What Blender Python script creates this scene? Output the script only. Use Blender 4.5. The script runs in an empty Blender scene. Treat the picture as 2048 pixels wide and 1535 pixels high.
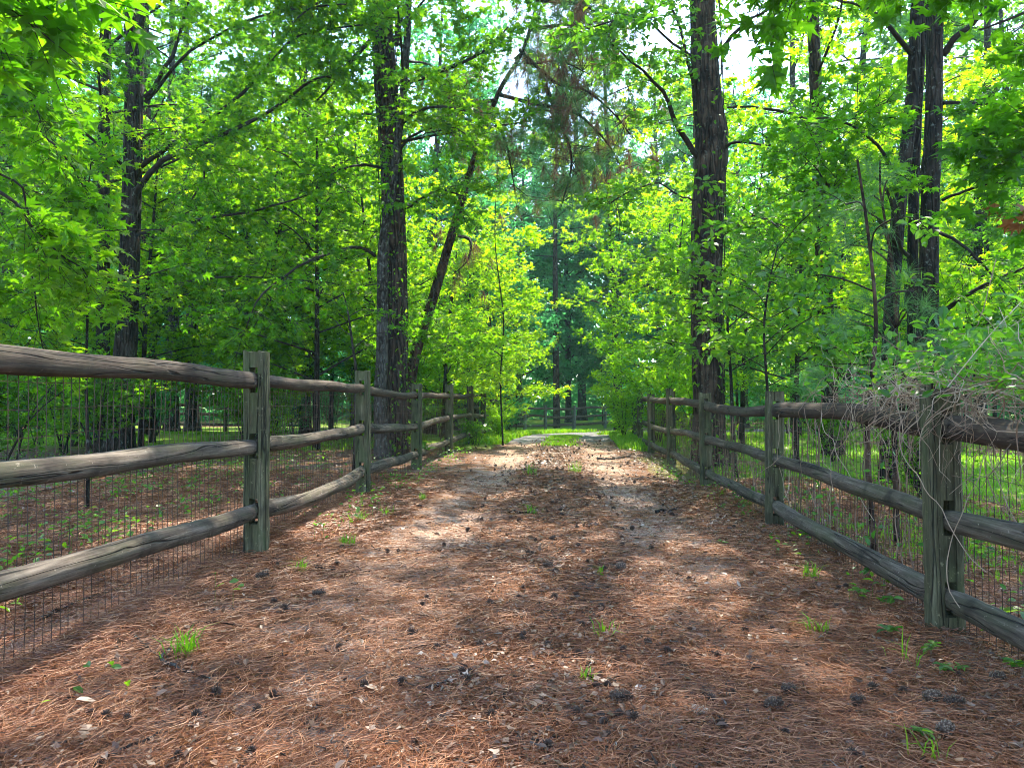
import bpy, math
import numpy as np
from math import radians as R, sin, cos, pi
from mathutils import Vector, Matrix

# ------------------------------------------------------------------ scene, camera, light
sc = bpy.context.scene
COL = sc.collection
W0, H0, F = 2048.0, 1535.0, 1462.0
PITCH = math.atan((803 - 767.5) / F)
EYE = 0.98
cd = bpy.data.cameras.new('camera'); cam = bpy.data.objects.new('camera', cd); COL.objects.link(cam)
cd.sensor_width = 36.0; cd.lens = 36.0 * F / W0; cd.clip_start = 0.05; cd.clip_end = 1500
cam.location = (0, 0, EYE); cam.rotation_euler = (pi / 2 + PITCH, 0, 0)
sc.camera = cam
SUN_EL, SUN_AZ = R(58), R(18)          # azimuth measured from +Y (ahead) towards +X (right)
w = bpy.data.worlds.new('World'); sc.world = w; w.use_nodes = True
nt = w.node_tree; bg = nt.nodes['Background']
sky = nt.nodes.new('ShaderNodeTexSky'); sky.sky_type = 'NISHITA'; sky.sun_disc = False
sky.sun_elevation = SUN_EL; sky.sun_rotation = SUN_AZ; sky.air_density = 1.0; sky.dust_density = 0.6; sky.ozone_density = 1.2
nt.links.new(sky.outputs[0], bg.inputs[0]); bg.inputs[1].default_value = 0.15
sl = bpy.data.lights.new('sun', 'SUN'); sl.energy = 2.4; sl.angle = R(0.55); sl.color = (1.0, 0.92, 0.76)
so = bpy.data.objects.new('sun', sl); COL.objects.link(so)
sd = Vector((sin(SUN_AZ) * cos(SUN_EL), cos(SUN_AZ) * cos(SUN_EL), sin(SUN_EL)))
so.rotation_euler = sd.to_track_quat('Z', 'Y').to_euler(); so.location = (0, 0, 40)
sc.view_settings.view_transform = 'Standard'; sc.view_settings.look = 'None'
sc.view_settings.exposure = 2.7; sc.view_settings.gamma = 1.0
cy = sc.cycles
cy.max_bounces = 8; cy.diffuse_bounces = 5; cy.glossy_bounces = 2; cy.transmission_bounces = 5; cy.transparent_max_bounces = 4; cy.volume_bounces = 0
cy.caustics_reflective = False; cy.caustics_refractive = False
cy.use_adaptive_sampling = True; cy.adaptive_threshold = 0.02
cy.use_denoising = True; cy.filter_width = 1.0

rng = np.random.default_rng(7)

def at(px, py, Z):
    """world point seen at photo pixel (px,py) whose world y is Z"""
    x = (px - W0 / 2) / F; u = -(py - H0 / 2) / F
    d = np.array([x, cos(PITCH) - u * sin(PITCH), sin(PITCH) + u * cos(PITCH)])
    return d * (Z / d[1]) + np.array([0, 0, EYE])

def sstep(a, b, x):
    t = np.clip((np.asarray(x, float) - a) / (b - a), 0, 1); return t * t * (3 - 2 * t)

DRV_Y = np.array([-60, -5, 0, 5, 6.4, 9.4, 12.4, 15.4, 18.2, 21, 24, 27, 29.5, 31.5, 33, 34, 35], float)
DRV_X = np.array([0.1, .1, .15, .22, .33, .53, .76, .98, 1.2, 1.5, 2.0, 2.9, 4.3, 6.4, 9.6, 14, 22], float)
def cx(y): return np.interp(y, DRV_Y, DRV_X)
def gh(x, y):
    x = np.asarray(x, float); y = np.asarray(y, float)
    c = cx(y); d = x - c
    z = -0.10 * sstep(0.4, 2.0, d) * (1 - sstep(13, 19, y)) - 0.36 * sstep(17, 36, y)
    near = 1 - sstep(14, 26, y)
    z = z - 0.035 * near * (np.exp(-((d - .8) / .28) ** 2) + np.exp(-((d + .8) / .28) ** 2))
    z = z + 0.015 * sstep(1.7, 2.3, -d) * near
    z = z + 0.022 * np.sin(x * 1.7 + 1.3 * np.sin(y * .8)) * np.sin(y * 1.3 + .7) + 0.010 * np.sin(x * 5.1 + y * 2.3) * np.sin(y * 4.3 - x * 1.9)
    z = z + 0.10 * np.sin(x * .21 + 1) * np.sin(y * .17) * sstep(3, 12, np.abs(d))
    r = np.hypot(x, y)
    return z + 4.0 * sstep(90, 400, r)

# ------------------------------------------------------------------ mesh builder
class MB:
    def __init__(s): s.v = []; s.q = []; s.t = []; s.tint = []; s.n = 0
    def add(s, v, q=None, t=None, tint=0.5):
        v = np.asarray(v, np.float32).reshape(-1, 3)
        if q is not None and len(q): s.q.append(np.asarray(q, np.int64).reshape(-1, 4) + s.n)
        if t is not None and len(t): s.t.append(np.asarray(t, np.int64).reshape(-1, 3) + s.n)
        s.v.append(v); s.tint.append(np.broadcast_to(np.asarray(tint, np.float32), (len(v),)))
        s.n += len(v)
    def mesh(s, name, mat, smooth=False):
        me = bpy.data.meshes.new(name)
        v = np.concatenate(s.v) if s.v else np.zeros((0, 3), np.float32)
        q = np.concatenate(s.q) if s.q else np.zeros((0, 4), np.int64)
        t = np.concatenate(s.t) if s.t else np.zeros((0, 3), np.int64)
        me.vertices.add(len(v)); me.vertices.foreach_set('co', v.ravel())
        nl = len(q) * 4 + len(t) * 3; me.loops.add(nl)
        me.loops.foreach_set('vertex_index', np.concatenate([q.ravel(), t.ravel()]).astype(np.int32))
        me.polygons.add(len(q) + len(t))
        ls = np.concatenate([np.arange(len(q)) * 4, len(q) * 4 + np.arange(len(t)) * 3]).astype(np.int32)
        me.polygons.foreach_set('loop_start', ls)
        me.polygons.foreach_set('use_smooth', np.full(len(q) + len(t), smooth))
        a = me.attributes.new('tint', 'FLOAT', 'POINT'); a.data.foreach_set('value', np.concatenate(s.tint))
        me.materials.append(mat); me.update(calc_edges=True)
        return me
    def build(s, name, mat, parent=None, smooth=False):
        o = bpy.data.objects.new(name, s.mesh(name, mat, smooth)); COL.objects.link(o)
        if parent: o.parent = parent
        return o

def nrm(a): return a / np.maximum(np.linalg.norm(a, axis=-1, keepdims=True), 1e-9)

def tube(mb, pts, rad, sides=8, rough=0.0, tint=0.5, cap=True, rg=rng, squash=None):
    p = np.asarray(pts, float); n = len(p); rad = np.broadcast_to(np.asarray(rad, float), (n,))
    tg = nrm(np.gradient(p, axis=0))
    ref = np.array([0, 0, 1.0]) if abs(tg[:, 2]).mean() < .8 else np.array([1.0, 0, 0])
    a = nrm(np.cross(np.broadcast_to(ref, tg.shape), tg)); b = np.cross(tg, a)
    th = np.linspace(0, 2 * pi, sides, endpoint=False)
    rr = np.broadcast_to(rad[:, None], (n, sides)).copy()
    if rough:
        prof = rg.normal(0, rough, sides)[None] + np.cumsum(rg.normal(0, rough * .35, (n, sides)), 0) * .5 + rg.normal(0, rough * .3, (n, sides))
        rr *= 1 + np.clip(prof, -.35, .35)
    if squash is not None:
        sa, sb = squash
        ca = np.cos(th)[None] * rr * np.asarray(sa).reshape(-1, 1); cb = np.sin(th)[None] * rr * np.asarray(sb).reshape(-1, 1)
    else: ca = np.cos(th)[None] * rr; cb = np.sin(th)[None] * rr
    v = p[:, None] + ca[..., None] * a[:, None] + cb[..., None] * b[:, None]
    i = np.arange(n - 1)[:, None] * sides; j = np.arange(sides)[None]; j2 = (j + 1) % sides
    q = np.stack([i + j, i + j2, i + sides + j2, i + sides + j], -1).reshape(-1, 4)
    v = v.reshape(-1, 3); t = []
    if cap:
        k = len(v); v = np.concatenate([v, p[:1], p[-1:]])
        jj = np.arange(sides); j3 = (jj + 1) % sides
        t = np.concatenate([np.stack([j3, jj, np.full(sides, k)], -1), np.stack([(n - 1) * sides + jj, (n - 1) * sides + j3, np.full(sides, k + 1)], -1)])
    mb.add(v, q, t, tint)

def prisms(mb, A, B, r0, r1, tint=0.5):
    """many straight three-sided twigs at once"""
    A = np.asarray(A, float); B = np.asarray(B, float); n = len(A)
    if not n: return
    d = nrm(B - A); ref = np.where(np.abs(d[:, 2:3]) < .9, np.array([[0, 0, 1.]]), np.array([[1., 0, 0]]))
    a = nrm(np.cross(ref, d)); b = np.cross(d, a)
    r0 = np.broadcast_to(np.asarray(r0, float), (n,))[:, None]; r1 = np.broadcast_to(np.asarray(r1, float), (n,))[:, None]
    vs = []
    for base, r in ((A, r0), (B, r1)):
        for k in range(3): vs.append(base + r * (cos(k * 2.094) * a + sin(k * 2.094) * b))
    v = np.stack(vs, 1).reshape(-1, 3); o = np.arange(n)[:, None, None] * 6
    q = np.array([[0, 1, 4, 3], [1, 2, 5, 4], [2, 0, 3, 5]])[None] + o
    mb.add(v, q.reshape(-1, 4), None, tint)

def smooth_path(pts, n):
    p = np.asarray(pts, float); k = len(p)
    if k == 2: return p[0] + (p[1] - p[0]) * np.linspace(0, 1, n)[:, None]
    t = np.linspace(0, k - 1, n); out = []
    for u in t:
        i = min(int(u), k - 2); f = u - i
        p0 = p[max(i - 1, 0)]; p1 = p[i]; p2 = p[i + 1]; p3 = p[min(i + 2, k - 1)]
        out.append(.5 * (2 * p1 + (p2 - p0) * f + (2 * p0 - 5 * p1 + 4 * p2 - p3) * f * f + (3 * p1 - p0 - 3 * p2 + p3) * f ** 3))
    return np.array(out)

# leaf templates: (verts, quads, tris), base at origin, tip along +x, unit length
def star_leaf():
    v = [(.30, 0, .02)]; q = []
    ang = [-125, -62, 0, 62, 125]; ln = [.42, .62, .70, .62, .42]
    ring = []
    for i, (a, l) in enumerate(zip(ang, ln)):
        if i == 0: v.append((.05, 0, 0)); ring.append(1)
        v.append((.30 + l * cos(R(a)), l * sin(R(a)), -.10 * l)); ring.append(len(v) - 1)
        if i < 4:
            m = R((a + ang[i + 1]) / 2); v.append((.30 + .24 * cos(m), .24 * sin(m), .02)); ring.append(len(v) - 1)
    ring.append(1)
    q = [(0, ring[2 * i], ring[2 * i + 1], ring[2 * i + 2]) for i in range(5)]
    return np.array(v), np.array(q), None
def oval_leaf():
    v = [(0, 0, 0), (.32, .25, .05), (.70, .21, .04), (1, 0, -.08), (.70, -.21, .04), (.32, -.25, .05), (.5, 0, -.01)]
    return np.array(v), np.array([(0, 6, 2, 1), (6, 3, 2, 2), (0, 5, 4, 6)])[[0, 2]], np.array([(6, 3, 2), (6, 4, 3)])
def rag_leaf():     # small group of blades for far foliage
    v = [(0, 0, 0), (.35, .42, .06), (.5, .12, 0), (1, .1, -.1), (.55, -.16, .02), (.3, -.5, -.04)]
    return np.array(v), np.array([(0, 2, 1, 1)])[:0], np.array([(0, 2, 1), (0, 4, 2), (2, 4, 3), (0, 5, 4)])
def tri3_leaf():    # three-lobed
    v = [(0, 0, 0), (.25, .5, 0), (.42, .14, .03), (1, 0, -.08), (.42, -.14, .03), (.25, -.5, 0)]
    return np.array(v), np.array([(0, 4, 3, 2)]), np.array([(0, 2, 1), (0, 5, 4)])
STAR, OVAL, RAG, TRI3 = star_leaf(), oval_leaf(), rag_leaf(), tri3_leaf()

def leaves(mb, pos, xd, size, tmpl, tilt=.55, rg=rng, tint=None, up=(0, 0, 1)):
    n = len(pos)
    if n == 0: return
    pos = np.asarray(pos, float)
    z = nrm(np.asarray(up, float)[None] + rg.normal(0, tilt, (n, 3)))
    x = np.asarray(xd, float) + rg.normal(0, .35, (n, 3)); x = nrm(x - (x * z).sum(-1, keepdims=True) * z); y = np.cross(z, x)
    tv, tq, tt = tmpl; k = len(tv)
    s = np.broadcast_to(np.asarray(size, float), (n,))[:, None, None]
    curl = rg.uniform(.3, 2.4, (n, 1, 1))
    v = pos[:, None] + s * (tv[None, :, 0:1] * x[:, None] + tv[None, :, 1:2] * y[:, None] + curl * tv[None, :, 2:3] * z[:, None])
    o = np.arange(n)[:, None, None] * k
    q = (tq[None] + o).reshape(-1, 4) if tq is not None and len(tq) else None
    t = (tt[None] + o).reshape(-1, 3) if tt is not None and len(tt) else None
    ti = rg.uniform(0, 1, n) if tint is None else np.broadcast_to(tint, (n,))
    mb.add(v.reshape(-1, 3), q, t, np.repeat(ti, k))

# ------------------------------------------------------------------ materials
def new_mat(name):
    m = bpy.data.materials.new(name); m.use_nodes = True; t = m.node_tree
    b = t.nodes['Principled BSDF']; return m, t, b
def node(t, kind, **kw):
    n = t.nodes.new(kind)
    for k, v in kw.items(): setattr(n, k, v)
    return n
def ramp(t, fac, stops):
    r = node(t, 'ShaderNodeValToRGB'); e = r.color_ramp.elements
    while len(e) < len(stops): e.new(.5)
    for el, (p, c) in zip(e, stops): el.position = p; el.color = (*c, 1)
    t.links.new(fac, r.inputs[0]); return r.outputs[0]
def noise(t, vec, scale, detail=4, rough=.6, dist=0.0):
    n = node(t, 'ShaderNodeTexNoise'); n.inputs['Scale'].default_value = scale; n.inputs['Detail'].default_value = detail
    n.inputs['Roughness'].default_value = rough; n.inputs['Distortion'].default_value = dist
    if vec is not None: t.links.new(vec, n.inputs['Vector'])
    return n.outputs['Fac']
def mapping(t, vec, scale=(1, 1, 1), rot=(0, 0, 0), loc=(0, 0, 0)):
    m = node(t, 'ShaderNodeMapping'); m.inputs['Scale'].default_value = scale; m.inputs['Rotation'].default_value = rot; m.inputs['Location'].default_value = loc
    t.links.new(vec, m.inputs['Vector']); return m.outputs[0]
def mixc(t, fac, a, b, mode='MIX'):
    m = node(t, 'ShaderNodeMix', data_type='RGBA', blend_type=mode)
    for s, v in ((0, fac), (6, a), (7, b)):
        if isinstance(v, (int, float)): m.inputs[s].default_value = v
        elif isinstance(v, tuple): m.inputs[s].default_value = (*v, 1)
        else: t.links.new(v, m.inputs[s])
    return m.outputs[2]
def math_(t, op, a, b=None, clamp=False):
    m = node(t, 'ShaderNodeMath', operation=op); m.use_clamp = clamp
    for s, v in ((0, a), (1, b)):
        if v is None: continue
        if isinstance(v, (int, float)): m.inputs[s].default_value = v
        else: t.links.new(v, m.inputs[s])
    return m.outputs[0]
def bump(t, b, h, strength=.5, dist=.01):
    n = node(t, 'ShaderNodeBump'); n.inputs['Strength'].default_value = strength; n.inputs['Distance'].default_value = dist
    t.links.new(h, n.inputs['Height']); t.links.new(n.outputs[0], b.inputs['Normal'])
def smap(t, v, a, b):
    m = node(t, 'ShaderNodeMapRange', interpolation_type='SMOOTHSTEP'); t.links.new(v, m.inputs[0])
    m.inputs[1].default_value = a; m.inputs[2].default_value = b; return m.outputs[0]

def leaf_mat(name, stops, tstops, mixf=.5, rough=.45, spec=.35):
    m, t, b = new_mat(name)
    a = node(t, 'ShaderNodeAttribute', attribute_name='tint').outputs['Fac']
    oi = node(t, 'ShaderNodeObjectInfo').outputs['Random']
    f = math_(t, 'ADD', math_(t, 'MULTIPLY', a, .72), math_(t, 'MULTIPLY', oi, .28), True)
    t.links.new(ramp(t, f, stops), b.inputs['Base Color']); b.inputs['Roughness'].default_value = rough
    b.inputs['Specular IOR Level'].default_value = spec
    tr = node(t, 'ShaderNodeBsdfTranslucent'); t.links.new(ramp(t, f, tstops), tr.inputs[0])
    mx = node(t, 'ShaderNodeMixShader'); mx.inputs[0].default_value = mixf
    t.links.new(b.outputs[0], mx.inputs[1]); t.links.new(tr.outputs[0], mx.inputs[2])
    t.links.new(mx.outputs[0], t.nodes['Material Output'].inputs[0]); return m

M = {}
M['leaf'] = leaf_mat('sweetgum_leaf', [(0, (.018, .058, .006)), (.5, (.040, .112, .008)), (1, (.095, .19, .010))],
                     [(0, (.07, .28, .004)), (.5, (.18, .50, .006)), (1, (.46, .74, .010))], .55, .5, .22)
M['leaf_yellow'] = leaf_mat('backlit_leaf', [(0, (.055, .17, .014)), (.5, (.085, .22, .016)), (1, (.14, .28, .022))],
                     [(0, (.20, .56, .004)), (.5, (.42, .78, .006)), (1, (.74, .90, .012))], .58, .5, .22)  # backlit glow put into the colour, brighter and yellower than the other leaves
M['leaf_dark'] = leaf_mat('oak_leaf', [(0, (.022, .085, .018)), (.5, (.035, .12, .018)), (1, (.06, .16, .02))],
                     [(0, (.07, .32, .02)), (.5, (.12, .42, .02)), (1, (.22, .52, .02))], .45, .4, .5)
M['leaf_teal'] = leaf_mat('hazy_leaf', [(0, (.020, .10, .035)), (.5, (.05, .20, .07)), (1, (.10, .30, .09))],
                     [(0, (.05, .34, .09)), (.5, (.12, .54, .15)), (1, (.26, .72, .16))], .5, .6, .2)  # blue-green of distant haze put into the leaf colour
M['leaf_oval'] = leaf_mat('dogwood_leaf', [(0, (.022, .075, .014)), (.5, (.045, .125, .020)), (1, (.085, .18, .022))],
                     [(0, (.08, .30, .014)), (.5, (.19, .50, .014)), (1, (.46, .72, .016))], .5, .35, .5)
M['needle'] = leaf_mat('pine_needle_green', [(0, (.04, .12, .04)), (1, (.10, .21, .07))], [(0, (.08, .26, .06)), (1, (.16, .4, .08))], .4, .5, .3)
M['needle_brown'] = leaf_mat('pine_needle_dead', [(0, (.09, .04, .025)), (1, (.22, .12, .07))], [(0, (.16, .07, .03)), (1, (.3, .16, .08))], .35, .6, .2)
M['grass'] = leaf_mat('grass_blade', [(0, (.05, .16, .012)), (.6, (.10, .24, .015)), (1, (.20, .28, .03))],
                     [(0, (.16, .52, .012)), (.6, (.34, .66, .015)), (1, (.55, .68, .05))], .45, .5, .2)
M['straw'] = leaf_mat('pine_straw', [(0, (.025, .010, .005)), (.3, (.12, .034, .011)), (.6, (.29, .103, .036)), (.85, (.50, .255, .13)), (1, (.80, .60, .44))],
                     [(0, (.04, .02, .01)), (.6, (.2, .08, .03)), (1, (.4, .25, .15))], .12, .5, .35)
M['litter'] = leaf_mat('dry_leaf', [(0, (.035, .018, .010)), (.4, (.14, .068, .036)), (.65, (.28, .165, .10)), (.85, (.48, .38, .30)), (1, (.68, .61, .54))],
                     [(0, (.05, .02, .01)), (1, (.4, .3, .2))], .12, .45, .45)
M['dead_leaf'] = leaf_mat('withered_leaf', [(0, (.08, .025, .01)), (1, (.32, .12, .04))], [(0, (.25, .07, .02)), (1, (.55, .22, .06))], .35, .6, .2)
M['debris'] = leaf_mat('twig_debris', [(0, (.008, .005, .004)), (.7, (.05, .032, .022)), (1, (.22, .18, .15))], [(0, (.01, .01, .01)), (1, (.02, .02, .02))], .02, .8, .2)
M['vine'] = leaf_mat('dry_vine', [(0, (.06, .035, .02)), (.6, (.23, .15, .10)), (1, (.42, .33, .23))], [(0, (.1, .05, .03)), (1, (.2, .15, .1))], .05, .6, .2)
M['twig'] = leaf_mat('twig_bark', [(0, (.010, .007, .005)), (1, (.030, .022, .016))], [(0, (.02, .01, .01)), (1, (.02, .01, .01))], .02, .8, .2)

def bark_mat(name, dark, mid, light, ridge=26, lichen=.0, zs=.16):
    m, t, b = new_mat(name); g = node(t, 'ShaderNodeTexCoord').outputs['Object']
    st = mapping(t, g, (1, 1, zs))
    n1 = noise(t, st, ridge, 5, .65, .4); n2 = noise(t, g, 3.2, 4, .6)
    vo = node(t, 'ShaderNodeTexVoronoi', feature='DISTANCE_TO_EDGE'); vo.inputs['Scale'].default_value = ridge * .55
    t.links.new(mapping(t, st, (1, 1, 1.0)), vo.inputs['Vector'])
    crack = smap(t, vo.outputs['Distance'], 0.0, .22)
    h = math_(t, 'ADD', math_(t, 'MULTIPLY', crack, .7), math_(t, 'MULTIPLY', n1, .5))
    c = ramp(t, n1, [(.3, dark), (.55, mid), (.8, light)])
    c = mixc(t, crack, dark, c)
    c = mixc(t, math_(t, 'MULTIPLY', smap(t, n2, .45, .75), .5), c, light)
    if lichen:
        n3 = noise(t, g, 14, 3, .7); c = mixc(t, math_(t, 'MULTIPLY', smap(t, n3, .58, .70), lichen), c, (.30, .36, .30))
    t.links.new(c, b.inputs['Base Color']); b.inputs['Roughness'].default_value = .9; b.inputs['Specular IOR Level'].default_value = .2
    bump(t, b, h, 1.0, .035); return m
M['bark'] = bark_mat('dark_bark', (.006, .004, .003), (.026, .019, .014), (.075, .060, .046), 30, .30)
M['bark_grey'] = bark_mat('grey_bark', (.016, .013, .011), (.058, .052, .045), (.15, .14, .125), 34, .5, .3)
M['bark_oak'] = bark_mat('furrowed_bark', (.009, .005, .004), (.060, .040, .028), (.14, .10, .075), 24, .22, .14)
M['bark_pine'] = bark_mat('pine_bark', (.012, .007, .005), (.06, .034, .022), (.14, .09, .06), 20, .15, .35)

def wood_mat(name, axis, dark, mid, light, green, gfac):
    m, t, b = new_mat(name); g = node(t, 'ShaderNodeTexCoord').outputs['Object']
    oi = node(t, 'ShaderNodeObjectInfo').outputs['Random']
    off = node(t, 'ShaderNodeCombineXYZ'); r10 = math_(t, 'MULTIPLY', oi, 37.0)
    for k in range(3): t.links.new(r10, off.inputs[k])
    va = node(t, 'ShaderNodeVectorMath', operation='ADD'); t.links.new(g, va.inputs[0]); t.links.new(off.outputs[0], va.inputs[1]); g2 = va.outputs[0]
    s = (.05, 1, 1) if axis == 'x' else (1, 1, .06)
    st = mapping(t, g2, s)
    fine = noise(t, st, 95, 4, .7); med = noise(t, st, 22, 4, .6, .3)
    big = noise(t, mapping(t, g2, tuple(max(k, .35) for k in s)), 5.5, 4, .65)
    crk = noise(t, mapping(t, g2, tuple(k * .5 if k < 1 else k for k in s)), 16, 2, .5)
    crack = math_(t, 'SUBTRACT', 1, smap(t, math_(t, 'ABSOLUTE', math_(t, 'SUBTRACT', crk, .5)), .0, .016), True)
    c = ramp(t, math_(t, 'ADD', math_(t, 'MULTIPLY', fine, .45), math_(t, 'MULTIPLY', med, .55)), [(.32, dark), (.5, mid), (.70, light)])
    c = mixc(t, math_(t, 'MULTIPLY', smap(t, big, .42, .66), gfac), c, green)
    spots = noise(t, g2, 30, 4, .75); c = mixc(t, math_(t, 'MULTIPLY', smap(t, spots, .62, .70), .5), c, tuple(min(1, k * 1.7) for k in light))
    stain = noise(t, mapping(t, g2, (1.2, 1.2, .8)), 3.1, 3, .7); c = mixc(t, math_(t, 'MULTIPLY', smap(t, stain, .52, .7), .65), c, dark)
    c = mixc(t, math_(t, 'MULTIPLY', crack, .85), c, tuple(k * .25 for k in dark))
    t.links.new(c, b.inputs['Base Color']); b.inputs['Roughness'].default_value = .85; b.inputs['Specular IOR Level'].default_value = .25
    h = math_(t, 'SUBTRACT', math_(t, 'ADD', math_(t, 'MULTIPLY', fine, .35), math_(t, 'MULTIPLY', med, .6)), math_(t, 'MULTIPLY', crack, 1.2))
    bump(t, b, h, .8, .012); return m
M['rail'] = wood_mat('weathered_rail', 'x', (.016, .011, .008), (.082, .061, .045), (.24, .195, .15), (.058, .062, .028), .6)
M['rail_top'] = wood_mat('weathered_top_rail', 'x', (.013, .008, .006), (.052, .035, .025), (.135, .10, .075), (.048, .050, .022), .35)
M['post'] = wood_mat('weathered_post', 'z', (.016, .014, .007), (.072, .066, .034), (.20, .18, .11), (.044, .062, .018), .7)
M['post_far'] = wood_mat('pale_far_post', 'z', (.05, .055, .05), (.13, .14, .12), (.24, .26, .23), (.08, .12, .08), .5)

m, t, b = new_mat("rusty_wire"); g = node(t, 'ShaderNodeTexCoord').outputs['Object']
t.links.new(ramp(t, noise(t, g, 8, 4, .7), [(.35, (.02, .018, .015)), (.6, (.09, .04, .022)), (.8, (.12, .11, .10))]), b.inputs['Base Color'])
b.inputs['Roughness'].default_value = .6; b.inputs['Metallic'].default_value = .3; M['wire'] = m

def forest_floor(name, drive):
    m, t, b = new_mat(name); g = node(t, 'ShaderNodeTexCoord').outputs['Object']
    # crossed, stretched streaks read as pine needles lying every way
    hs = None
    for k, (ang, sc_) in enumerate(((15, 95), (75, 110), (130, 88), (160, 120))):
        n = noise(t, mapping(t, g, (1, .22, 1), (0, 0, R(ang)), (k * 3.1, k, 0)), sc_, 2, .5)
        hs = n if hs is None else math_(t, 'MAXIMUM', hs, n)
    big = noise(t, g, .75, 5, .65, .5); mid = noise(t, g, 5, 5, .7); fine = noise(t, g, 60, 5, .8)
    straw = ramp(t, hs, [(.50, (.032, .012, .006)), (.60, (.13, .046, .013)), (.70, (.28, .115, .038)), (.82, (.47, .28, .14))])
    lit = ramp(t, fine, [(.35, (.035, .022, .016)), (.5, (.17, .12, .095)), (.62, (.38, .30, .26)), (.75, (.6, .53, .49))])
    c = mixc(t, smap(t, mid, .44, .66), straw, lit)
    if drive:
        ac = node(t, 'ShaderNodeAttribute', attribute_name='tint').outputs['Fac']       # metres across, from the centre line
        sx = node(t, 'ShaderNodeSeparateXYZ'); t.links.new(g, sx.inputs[0]); yy = sx.outputs['Y']
        trk = math_(t, 'SUBTRACT', 1, smap(t, math_(t, 'ABSOLUTE', math_(t, 'SUBTRACT', math_(t, 'ABSOLUTE', ac), .8)), .1, .5))
        sand = ramp(t, fine, [(.3, (.16, .08, .05)), (.55, (.46, .31, .22)), (.75, (.76, .62, .52))])
        sm = math_(t, 'MULTIPLY', trk, smap(t, math_(t, 'ADD', math_(t, 'MULTIPLY', big, .6), math_(t, 'MULTIPLY', mid, .4)), .40, .54))
        sm = math_(t, 'MULTIPLY', sm, smap(t, yy, 1.5, 5.5))
        c = mixc(t, math_(t, 'MULTIPLY', sm, math_(t, 'ADD', .5, math_(t, 'MULTIPLY', smap(t, fine, .38, .6), .42))), c, sand)
        vo = node(t, 'ShaderNodeTexVoronoi'); vo.inputs['Scale'].default_value = 16; t.links.new(g, vo.inputs['Vector'])
        grav = ramp(t, math_(t, 'ADD', math_(t, 'MULTIPLY', vo.outputs['Distance'], .5), math_(t, 'MULTIPLY', fine, .5)), [(.2, (.04, .037, .037)), (.45, (.12, .115, .118)), (.7, (.22, .21, .215))])
        gm = smap(t, math_(t, 'ADD', yy, math_(t, 'MULTIPLY', mid, 3.0)), 18.6, 20.2)
        c = mixc(t, gm, c, grav)
        cg = math_(t, 'MULTIPLY', math_(t, 'SUBTRACT', 1, smap(t, math_(t, 'ABSOLUTE', math_(t, 'ADD', ac, math_(t, 'MULTIPLY', math_(t, 'SUBTRACT', mid, .5), 1.2))), .22, .5)), math_(t, 'MULTIPLY', smap(t, yy, 16, 18.5), math_(t, 'SUBTRACT', 1, smap(t, yy, 22.5, 24.5))))
        c = mixc(t, cg, c, (.09, .19, .02))
    else:
        # short lawn beyond the pine straw
        gm = smap(t, noise(t, g, .22, 4, .6, .6), .40, .50)
        sx = node(t, 'ShaderNodeSeparateXYZ'); t.links.new(g, sx.inputs[0])
        dist = math_(t, 'ADD', sx.outputs['Y'], math_(t, 'MULTIPLY', mid, 2.0))
        right = smap(t, sx.outputs['X'], 1.0, 5.0)
        reach = math_(t, 'MAXIMUM', smap(t, dist, 15.5, 18.5), math_(t, 'MULTIPLY', right, smap(t, dist, 5.0, 8.0)))
        lawn = ramp(t, noise(t, g, 14, 5, .8), [(.3, (.07, .13, .012)), (.5, (.16, .28, .015)), (.7, (.27, .38, .02))])
        c = mixc(t, math_(t, 'MULTIPLY', gm, reach), c, lawn)
    t.links.new(c, b.inputs['Base Color']); b.inputs['Roughness'].default_value = .9; b.inputs['Specular IOR Level'].default_value = .25
    bump(t, b, math_(t, 'ADD', math_(t, 'MULTIPLY', hs, .6), math_(t, 'MULTIPLY', fine, .5)), 1.0, .02)
    return m
M['floor'] = forest_floor('forest_floor', False); M['drive'] = forest_floor('straw_drive', True)

# ------------------------------------------------------------------ tagging
def tag(o, label=None, cat=None, group=None, kind=None):
    for k, v in (('label', label), ('category', cat), ('group', group), ('kind', kind)):
        if v: o[k] = v
    return o
def empty(name, loc=(0, 0, 0), rz=0, **kw):
    o = bpy.data.objects.new(name, None); COL.objects.link(o); o.location = loc; o.rotation_euler = (0, 0, rz); o.empty_display_size = .2
    return tag(o, **kw)
def copy_tree(o, parent=None):
    c = o.copy(); COL.objects.link(c)
    if parent: c.parent = parent
    for ch in [x for x in o.children]: copy_tree(ch, c)
    return c
ORD = ['first', 'second', 'third', 'fourth', 'fifth', 'sixth', 'seventh', 'eighth', 'ninth', 'tenth', 'eleventh', 'twelfth', 'thirteenth', 'fourteenth', 'fifteenth', 'sixteenth', 'seventeenth', 'eighteenth', 'nineteenth', 'twentieth',
       'twenty-first', 'twenty-second', 'twenty-third', 'twenty-fourth', 'twenty-fifth', 'twenty-sixth', 'twenty-seventh', 'twenty-eighth', 'twenty-ninth', 'thirtieth']
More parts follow.
